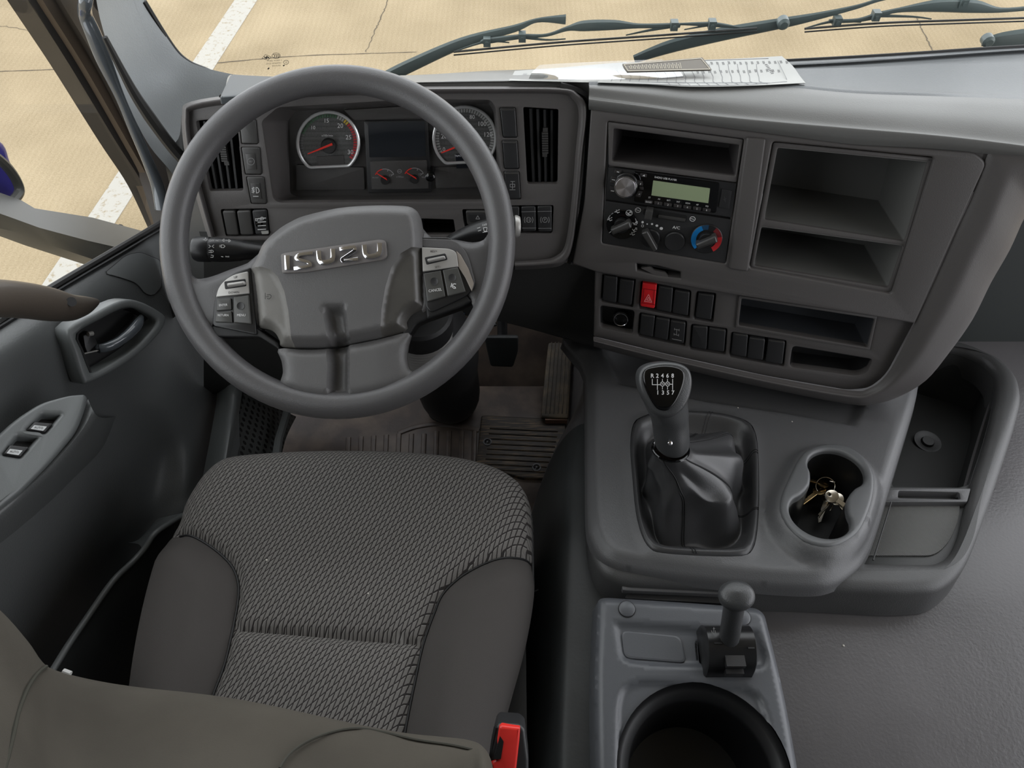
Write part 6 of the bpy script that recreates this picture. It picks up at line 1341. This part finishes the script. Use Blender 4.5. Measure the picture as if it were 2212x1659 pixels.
# ================================================================ footwell
def perf():
    m = mat('perforated_plastic', (52, 54, 53), .5); t = m.node_tree; p = t.nodes['Principled BSDF']
    co = nd(t, 'ShaderNodeTexCoord'); sp = nd(t, 'ShaderNodeSeparateXYZ'); t.links.new(co.outputs['Object'], sp.inputs[0])
    a, b = mth(t, 'MULTIPLY', mth(t, 'ADD', sp.outputs[1], mth(t, 'MULTIPLY', sp.outputs[0], .5)), 85.0), mth(t, 'MULTIPLY', sp.outputs[2], 85.0)
    fa = mth(t, 'SUBTRACT', mth(t, 'FRACT', mth(t, 'ADD', a, mth(t, 'MULTIPLY', mth(t, 'FLOOR', b), .5))), .5); fb = mth(t, 'SUBTRACT', mth(t, 'FRACT', b), .5)
    r2 = mth(t, 'ADD', mth(t, 'MULTIPLY', fa, fa), mth(t, 'MULTIPLY', fb, fb)); hole = mth(t, 'LESS_THAN', r2, .085)
    mx = nd(t, 'ShaderNodeMix', data_type='RGBA'); mx.inputs['A'].default_value = rgb(60, 62, 61); mx.inputs['B'].default_value = rgb(9, 9, 9); t.links.new(hole, mx.inputs['Factor']); t.links.new(mx.outputs['Result'], p.inputs['Base Color']); return m
kpn = thing('kick_panel', 'grey kick panel with perforated speaker grille left of the footwell', 'kick panel', at(520, 930, X=-.55))
m = M(); m.surf([[at(468, 800, X=-.58), at(510, 810, X=-.53), at(545, 830, X=-.52), at(600, 850, X=-.50)], [at(468, 860, X=-.58), at(502, 870, X=-.53), at(525, 880, X=-.52), at(560, 890, X=-.51)], [at(455, 940, X=-.57), at(490, 945, X=-.52), at(505, 950, X=-.515), at(520, 955, X=-.51)], [at(430, 1070, X=-.57), at(470, 1060, X=-.51), at(490, 1060, X=-.505), at(500, 1070, X=-.50)]], 4, 5); mk('panel', m, door_s, kpn, ang=60, flip=EYE)
m = M(); m.surf([[at(528, 840, X=-.52), at(600, 880, X=-.48), at(640, 900, X=-.46)], [at(515, 900, X=-.52), at(585, 935, X=-.475), at(615, 955, X=-.455)], [at(496, 1010, X=-.515), at(570, 1030, X=-.47), at(600, 1040, X=-.45)]], 5, 5); mk('speaker_grille', m, perf(), kpn, ang=60, flip=EYE)
m = M(); m.tube([at(620, 890, X=-.45), at(602, 950, X=-.45), at(590, 1030, X=-.44)], .008, 8); mk('grille_edge', m, door_s, kpn)
# floor mat ribs, heel pad, pedals
fm = thing('floor_mat', 'moulded brown black rubber floor mat with raised ribs under the pedals', 'floor mat', V((-.15, .9, .003)))
m = M(); fz = Fr((0, .9, .0), (1, 0, 0), (0, 1, 0)); m.pp(fz, [(640, 830), (1180, 830), (1245, 880), (1225, 1000), (1150, 1120), (900, 1200), (560, 1200), (600, 1000)], .001, .006, 20, (), .002, 2); mk('mat_sheet', m, mat_m, fm)
for i in range(11):
    x = 745+i*27.5; a, b = fz.P(x, 1100, .006), fz.P(x+8-i*.3, 938-(i > 6)*6+max(0, 4-i)*2, .006); m = M(); m.tube([a, b], .006, 8, sq=.6, up=(0, 0, 1)); mk('mat_rib', m, mat_m, fm)
m = M(); m.tube(cr([fz.P(x, y, .006) for x, y in [(860, 936), (900, 922), (950, 916), (1000, 922), (1035, 930)]], 4), .007, 8, sq=.6, up=(0, 0, 1)); mk('mat_ridge', m, mat_m, fm)
hp = thing('heel_pad', 'worn rubber heel pad with scratched ribs on the floor below the accelerator', 'heel pad', fz.P(1130, 970, .01))
def heel():
    m = mat('heel_pad_rubber', (52, 45, 38), .55, bump=.3, scale=250); t = m.node_tree; p = t.nodes['Principled BSDF']
    co = nd(t, 'ShaderNodeTexCoord'); mp = nd(t, 'ShaderNodeMapping'); mp.inputs['Scale'].default_value = (12, 160, 1); t.links.new(co.outputs['Object'], mp.inputs[0]); n = nd(t, 'ShaderNodeTexNoise'); n.inputs['Scale'].default_value = 1.6; n.inputs['Detail'].default_value = 6; t.links.new(mp.outputs[0], n.inputs['Vector'])
    r = nd(t, 'ShaderNodeValToRGB'); e = r.color_ramp.elements; e[0].color = rgb(44, 38, 32); e[0].position = .5; e[1].color = rgb(120, 100, 74); e[1].position = .75; t.links.new(n.outputs['Fac'], r.inputs[0]); t.links.new(r.outputs[0], p.inputs['Base Color']); return m
m = M(); m.pp(fz, [(1040, 896), (1222, 905), (1224, 985), (1206, 1034), (1130, 1032), (1028, 1004)], .004, .016, 5, (), .003, 3); mk('pad', m, heel(), hp)
for c in ((1053, 955), (1159, 1010)):
    m = M(); m.lathe(fz.P(*c, .016), (0, 0, 1), [(.010, 0), (.010, .002), (.007, .002), (.006, 0), (.004, .001), (.002, .003)], 20); mk('fastener', m, black_m, hp)
m = M()
for i in range(9): m.tube([fz.P(1058-i*1.5, 925+i*11, .017), fz.P(1205-i*2, 932+i*11, .017)], .0016, 6)
mk('pad_ribs', m, heel(), hp)
P0, P1 = at(1198, 902, z=.035), at(1213, 728, Y=1.19)
pf = Fr(P0, (1, 0, 0), (P1-P0)); ac_ = thing('accelerator_pedal', 'long ribbed brown grey accelerator pedal hinged at the floor', 'pedal', P0)
m = M(); m.pp(pf, [(1189, 700), (1236, 700), (1236, 760), (1228, 905), (1168, 902), (1180, 780)], -.014, 0, 5, (), .004, 3); mk('pedal_pad', m, pedal_m, ac_)
m = M()
for i in range(6): m.tube([pf.P(1178+i*9, 893, .0005), pf.P(1194+i*7.5, 715, .0005)], .0014, 6)
mk('pedal_ribs', m, pedal_m, ac_)
m = M(); m.box(fz.P(1201, 908, .02), (.05, .012, .02)); mk('hinge', m, mat('rusty_metal', (120, 92, 74), .6), ac_)
bp = thing('brake_pedal', 'dark brake pedal hanging beside the steering column boot', 'pedal', at(1085, 765, Y=1.08))
bpf = Fr(at(1085, 765, Y=1.06), (1, 0, 0), (0, .45, .89)); m = M(); m.pp(bpf, [(1045, 728), (1120, 728), (1119, 760), (1108, 794), (1060, 792)], -.012, 0, 6, (), .003, 3); mk('pedal_pad', m, side_m, bp)
m = M(); m.tube([bpf.P(1085, 750, -.012), bpf.P(1085, 700, -.03), V((-.03, 1.2, .42))], .011, 8); mk('pedal_arm', m, black_m, bp)
# ================================================================ papers on the dash
def sheet(nm, label, cat, q, zs, mt, prints=None, ink=dim_ink, th=.0008, par=None, corners=None):
    rows = [[at(x, y, z=z) for (x, y), z in zip(r_, z_)] for r_, z_ in zip(q, zs)]
    m = M(); m.surf(rows, 4, 4); n0 = len(m.v); f0 = list(m.f)
    vs = [p-V((0, 0, th)) for p in m.v]; m.v += vs; m.f += [tuple(i+n0 for i in f[::-1]) for f in f0]
    return mk(nm, m, mt, None, label, cat, ang=80, flip=None)
z0 = .838
pA = sheet('paper_sheet', 'white sheet under a clear sleeve at the left end of the papers on the dash', 'paper', [[(1112, 153), (1200, 147), (1290, 139), (1352, 134)], [(1106, 164), (1200, 161), (1290, 158), (1380, 155)], [(1099, 174), (1200, 176), (1290, 178), (1392, 176)]], [[.826]*4, [.834]*4, [.858]*4], paper_m)
pB = sheet('paper_sheet', 'curved white printed form reaching right along the dash', 'paper', [[(1330, 136), (1420, 133), (1500, 130), (1600, 126), (1689, 121)], [(1320, 150), (1420, 150), (1500, 148), (1620, 146), (1712, 142)], [(1300, 165), (1420, 168), (1500, 168), (1620, 168), (1728, 164)], [(1291, 178), (1400, 182), (1493, 187), (1620, 185), (1740, 179)]], [[.830, .830, .830, .828, .826], [.834, .836, .838, .838, .832], [.844, .848, .852, .850, .842], [.8655, .867, .868, .867, .864]], paper_m)
PF = Fr(at(1520, 155, z=.848), (1, 0, 0), (0, 1, -.13))
def pcrv(x, y):  # height of the form above its mean plane
    return PF.P(x, y, .004)
bpy.context.view_layer.update()
dgs = bpy.context.evaluated_depsgraph_get()
def draw(ob, lines, wpx, name, mt):
    m = M()
    for ln in lines:
        for i in range(len(ln)-1):
            a, b = V(ln[i]), V(ln[i+1]); d = b-a
            if d.length < 1e-6: continue
            d.normalize(); n = V((-d.y, d.x))*wpx/2
            q = [on(ob, p.x, p.y) for p in (a+n, a-n, b-n, b+n)]
            if all(q): m.add(q, [(0, 1, 2, 3)])
    if m.v: mk(name, m, mt, ob, flip=EYE)
lines = []
for i in range(17):
    x = 1322+i*20; lines.append([(x+min(16, i*1.1), 184-max(0, i-12)*.7), (x-2, 176), (x+2-i*.3, 166), (x-10+i*.2, 152), (x-16+i*.5, 140-(i > 6)*2)])
lines += [[(1500, 131), (1560, 129), (1660, 126)], [(1300, 178), (1400, 181), (1493, 185), (1620, 183), (1700, 176)], [(1680, 131), (1700, 172)]]
draw(pB, lines, 1.0, 'form_lines', mat('form_ink', (92, 92, 94), .6))
random.seed(3); dash_l = []
for i in range(15):
    for j, yy in enumerate((137, 156)):
        x = 1535+i*12.5 - j*30; y = yy-i*.25+random.uniform(-1, 1); dash_l += [[(x, y-3), (x+2, y+3)], [(x+2.5, y-3), (x+4.5, y+2.5)]]
dash_l += [[(1652+k*2.2, 140+k*3.1), (1658+k*2.2, 139+k*3.1)] for k in range(7)]
draw(pB, dash_l, 1.3, 'form_text', dark_ink)
draw(pA, [[(1132, 158), (1128, 165)], [(1135, 158), (1131, 165)], [(1138, 158), (1134, 165)]], 1.2, 'sheet_text', dim_ink)
film = sheet('plastic_sleeve', 'crumpled clear plastic sleeve lying over the white sheets', 'plastic sleeve', [[(1166, 140), (1230, 136), (1340, 131), (1430, 128)], [(1150, 155), (1240, 152), (1350, 154), (1470, 156)], [(1142, 170), (1260, 172), (1400, 170), (1478, 172)]], [[.842, .846, .842, .850], [.846, .852, .850, .858], [.866, .868, .866, .872]], film_m, th=.0003)
card_m = mat('brown_card', (92, 84, 72), .4)
cd = sheet('printed_card', 'brown printed card with pale writing lying on top of the papers', 'card', [[(1344, 138), (1420, 132), (1517, 124)], [(1349, 147), (1430, 142), (1527, 136)], [(1355, 155), (1440, 153), (1538, 151)]], [[.864]*3, [.864]*3, [.864]*3], card_m, th=.0015)
l_ = [[(1348, 139), (1420, 133.5), (1514, 125.5), (1534, 149), (1440, 151), (1357, 153), (1348, 139)]]
for i in range(14):
    x = 1362+i*8.2; l_.append([(x, 149-i*.1), (x-3, 143-i*.35)]); l_.append([(x+3, 149-i*.1), (x+.5, 140-i*.35)])
draw(cd, l_, 1.0, 'card_print', mat('card_ink', (205, 196, 176), .5))
# ================================================================ crumbs of dirt
crumb_m = mat('crumb', (205, 200, 190), .6)
def crumb(p, r_, lab):
    m = M(); m.lathe(p, (.2, .1, 1), [(r_*.6, -.0002), (r_, r_*.4), (r_*.5, r_*.9)], 6); mk('crumb', m, crumb_m, None, lab, 'crumb')
for ob_, x, y, r_, lab in (('cushion_centre', 576, 1210, .0014, 'pale speck on the left half of the woven cushion'), ('cushion_centre', 795, 1282, .0012, 'pale speck on the woven cushion above its cross seam'), ('console_deck', 1594, 881, .0012, 'pale speck on the console deck below the switch rows'), ('console_deck', 1711, 911, .0012, 'pale speck on the console deck in front of the cup holder'), ('engine_cover', 1822, 1395, .0016, 'pale speck on the engine cover right of the storage box')):
    o = bpy.data.objects[ob_]; d = ray(x, y).normalized(); h, loc, nr, _ = o.ray_cast(EYE-ORG[o], d)
    if h: crumb(loc+ORG[o], r_, lab)
